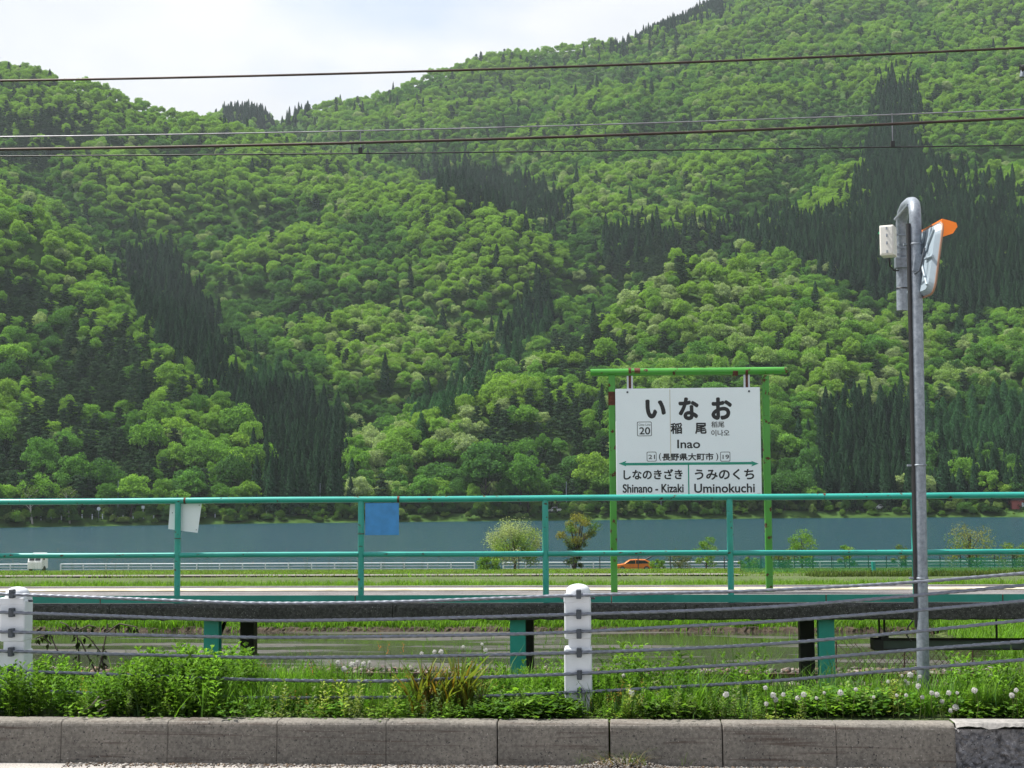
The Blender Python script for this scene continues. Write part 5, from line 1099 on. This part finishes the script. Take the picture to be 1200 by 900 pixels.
# vehicles
def car(name, label, px, py, Y, L, H, paint, face=-1, tail=False, rot=0.0):
    g = P(px, py, Y); g[2] = gzf(0, Y) if Y < 160 else hill_z(np.array([g[0]]), np.array([float(Y)]))[0]
    t = thing(name, label, 'car', g); W_ = 1.68; h = H
    prof = [(-.50, .22), (-.50, .46), (-.47, .56), (-.27, .66), (-.13, .97), (.0, 1.0), (.30, .98), (.46, .72), (.50, .66), (.50, .22)]
    pts = [(face * -p[0] * L, p[1] * h) for p in prof]; mb = MB().prism([(g[0] + a, g[2] + b) for a, b in pts], 'y', Y - W_ / 2, Y + W_ / 2); body = mb.build('body', paint, t, bevel=.08, seg=3)
    for sd in (-1, 1):
        y = Y + sd * (W_ / 2 + .004)
        for q in ([(-.235, .67), (-.115, .93), (.02, .95), (.02, .67)], [(.04, .67), (.04, .95), (.27, .93), (.38, .70)]):
            V = [(g[0] - face * a * L, y, g[2] + b * h) for a, b in q]; V2 = [(x, Y + sd * (W_ / 2 - .02), z) for x, _, z in V]; MB().add(V + V2, [(0, 1, 2, 3), (7, 6, 5, 4), (0, 4, 5, 1), (1, 5, 6, 2), (2, 6, 7, 3), (3, 7, 4, 0)]).build('window', M['glass'], t)
        for f in (-.31, .31):
            x = g[0] - face * f * L; w = MB().tube([(x, Y + sd * (W_ / 2 - .18), g[2] + .30), (x, Y + sd * (W_ / 2 + .02), g[2] + .30)], .30, 18).build('wheel', M['tyre'], t); MB().tube([(x, Y + sd * (W_ / 2), g[2] + .30), (x, Y + sd * (W_ / 2 + .03), g[2] + .30)], .18, 12).build('rim', M['galv'], w)
    if tail:
        a = np.array([g[0] - face * .30 * L, Y, g[2] + .99 * h]); b = a + np.array([-face * .26 * L, 0, .55]); d = (b - a); up = np.array([d[2], 0, -d[0]]); up /= np.linalg.norm(up); mb = MB(); mb.obox((a + b) / 2, d / np.linalg.norm(d), (0, 1, 0), up, np.linalg.norm(d) / 2, W_ * .43, .05); tg = mb.build('tailgate', M['dark_steel'], t); tag(tg, 'raised tailgate')
        MB().obox(b, d / np.linalg.norm(d), (0, 1, 0), up, .22, W_ * .43, .06).build('spoiler', paint, tg)
    return t
car('parked_car', 'orange hatchback with raised tailgate parked by the lake', 743.5, 667, 156.0, 4.2, 1.3, M['car_orange'], -1, True)
car('parked_car', 'white car parked on the far shore near the mirror pole', 1033, 604, 432.0, 4.2, 1.6, M['car_white'])
car('parked_car', 'white car parked on the far shore above the willow', 650, 606, 418.0, 4.2, 1.6, M['car_white'])
kt = thing('mini_truck', 'small white mini truck seen end on, half hidden by grass, near the white guard post', 'truck', P(44, 675, 132.0)); g = np.array(kt.location); g[2] = gzf(0, 132.0); kt.location = g
MB().prism([(131.2, g[2] + .3), (131.2, g[2] + .95), (131.5, g[2] + 1.72), (132.6, g[2] + 1.78), (132.8, g[2] + .9), (132.8, g[2] + .3)], 'x', g[0] - .68, g[0] + .68).build('cab', M['car_white'], kt, bevel=.05)
for s_ in (-1, 1): MB().obox((g[0] + s_ * .29, 131.33, g[2] + 1.33), (1, 0, 0), (0, .36, .93), (0, -.93, .36), .24, .24, .02).build('window', M['glass'], kt)
for s_ in (-1, 1): MB().tube([(g[0] + s_ * .64 - .07, 131.9, g[2] + .28), (g[0] + s_ * .64 + .07, 131.9, g[2] + .28)], .28, 14).build('wheel', M['tyre'], kt)
MB().obox((g[0] + .84, 131.4, g[2] + 1.3), (1, 0, 0), (0, 1, 0), (0, 0, 1), .07, .03, .14).build('wing_mirror', M['dark_steel'], kt)


# ================================================================== far shore
def far_z(x, Y): return float(hill_z(np.array([float(x)]), np.array([float(Y)]))[0])
def on_far(px, dep): 
    x = XW(px, 606, 400.0); 
    for _ in range(3): Y = float(shore_y(x)) + dep; x = XW(px, 606, Y)
    return x, Y, far_z(x, Y)
x, Y, z = on_far(1207, 6); bh = thing('boathouse', 'low red boathouse with white door on the far shore at the picture edge', 'building', (x, Y, z))
MB().box((x - 5, Y, z - 1), (x + 7, Y + 6, z + 2.6)).build('wall', M['red_wall'], bh); MB().prism([(Y - .4, z + 2.6), (Y + 3, z + 4.0), (Y + 6.4, z + 2.6)], 'x', x - 5.4, x + 7.4).build('roof', M['dark_steel'], bh); MB().box((x - 2.2, Y - .05, z - .2), (x + 1.5, Y + .05, z + 1.9)).build('door', M['white_paint'], bh)
for px, h, lab in ((138, 10, 'thin grey utility pole on the far shore near the white plate'), (375, 9, 'thin grey utility pole on the far shore beside the blue plate'), (664, 9, 'thin grey utility pole on the far shore above the leaning yellowish tree'), (775, 9, 'thin grey utility pole on the far shore behind the station sign')):
    x, Y, z = on_far(px, 5); t = thing('utility_pole', lab, 'pole', (x, Y, z), 'utility poles on the far shore'); tubeobj('pole', [(x, Y, z - 1), (x, Y, z + h)], [.15, .10], M['galv'], t, 8); MB().box((x - .7, Y - .05, z + h - .6), (x + .7, Y + .05, z + h - .5)).build('crossarm', M['dark_steel'], t)
for px in range(36, 330, 12):
    x, Y, z = on_far(px, 4); t = thing('roadside_marker', 'tiny white roadside marker on the far shore around the white plate', 'marker', (x, Y, z), 'roadside markers on the far shore'); MB().box((x - .12, Y - .12, z - .5), (x + .12, Y + .12, z + 1.0)).build('body', M['white_paint'], t); MB().box((x - .13, Y - .13, z + .6), (x + .13, Y + .13, z + .75)).build('band', M['dark_steel'], t)
x, Y, z = on_far(115.5, 4); t = thing('round_mirror', 'round white road mirror on the far shore before the white plate', 'mirror', (x, Y, z)); tubeobj('pole', [(x, Y, z - .5), (x, Y, z + 2.4)], .06, M['galv'], t); MB().tube([(x, Y - .1, z + 2.4), (x, Y, z + 2.4)], .5, 18).build('face', M['white_paint'], t)
x, Y, z = on_far(167.5, 4); t = thing('road_sign', 'small pale road sign on a post on the far shore beside the white plate', 'sign', (x, Y, z)); tubeobj('pole', [(x, Y, z - .5), (x, Y, z + 3.0)], .08, M['white_paint'], t); MB().box((x - .4, Y - .1, z + 2.3), (x + .4, Y - .04, z + 3.1)).build('face', M['white_paint'], t)
for px, lab in ((38, 'pale bare birch trunk leaning at the far waterline, at the picture edge'), (82, 'pale forked birch trunk standing at the far waterline')):
    x, Y, z = on_far(px, 2); r = np.random.default_rng(px); t = thing('birch_tree', lab, 'tree', (x, Y, z)); mb = MB().tube([(x, Y, z - .5), (x - .6, Y, z + 4), (x - 1.3, Y, z + 8.5)], [.28, .22, .08], 7)
    for k in range(6): zz = z + 3.5 + k * .7; mb.tube([(x - .5 - k * .1, Y, zz), (x - .5 + (k % 2 * 2 - 1) * 1.3, Y, zz + 1.3), (x - .5 + (k % 2 * 2 - 1) * 2.0, Y, zz + 1.9)], [.1, .06, .03], 5)
    mb.build('trunk', M['pale_bark'], t); c = bpy.data.objects.new('crown', crown_sparse(px)) if False else None
    V, Fc = crown_broad(px, rad=2.6, hgt=4, base=5.5, lobes=10, per=35, loose=.8); npmesh('crown', V + np.array([-1.0, 0, 0]), Fc, leafmat('birch_leaf', 'plain', (.10, .16, .05), .4), None, t)

# ------------------------------------------------------------------ air
hz = MB().box((-1500, -90, -16), (1500, 2150, 900)).build('haze', None); hz.data.materials.clear()
hm = bpy.data.materials.new('air'); hm.use_nodes = True; hn, hl = hm.node_tree.nodes, hm.node_tree.links; hn.clear(); ho = hn.new('ShaderNodeOutputMaterial'); pv = hn.new('ShaderNodeVolumePrincipled')
pv.inputs['Color'].default_value = (0.80, 0.90, 1.0, 1); pv.inputs['Density'].default_value = 0.000075; pv.inputs['Anisotropy'].default_value = 0.2; hl.new(pv.outputs[0], ho.inputs['Volume'])
hz.data.materials.append(hm); tag(hz, kind='stuff')
cy.volume_bounces = 0
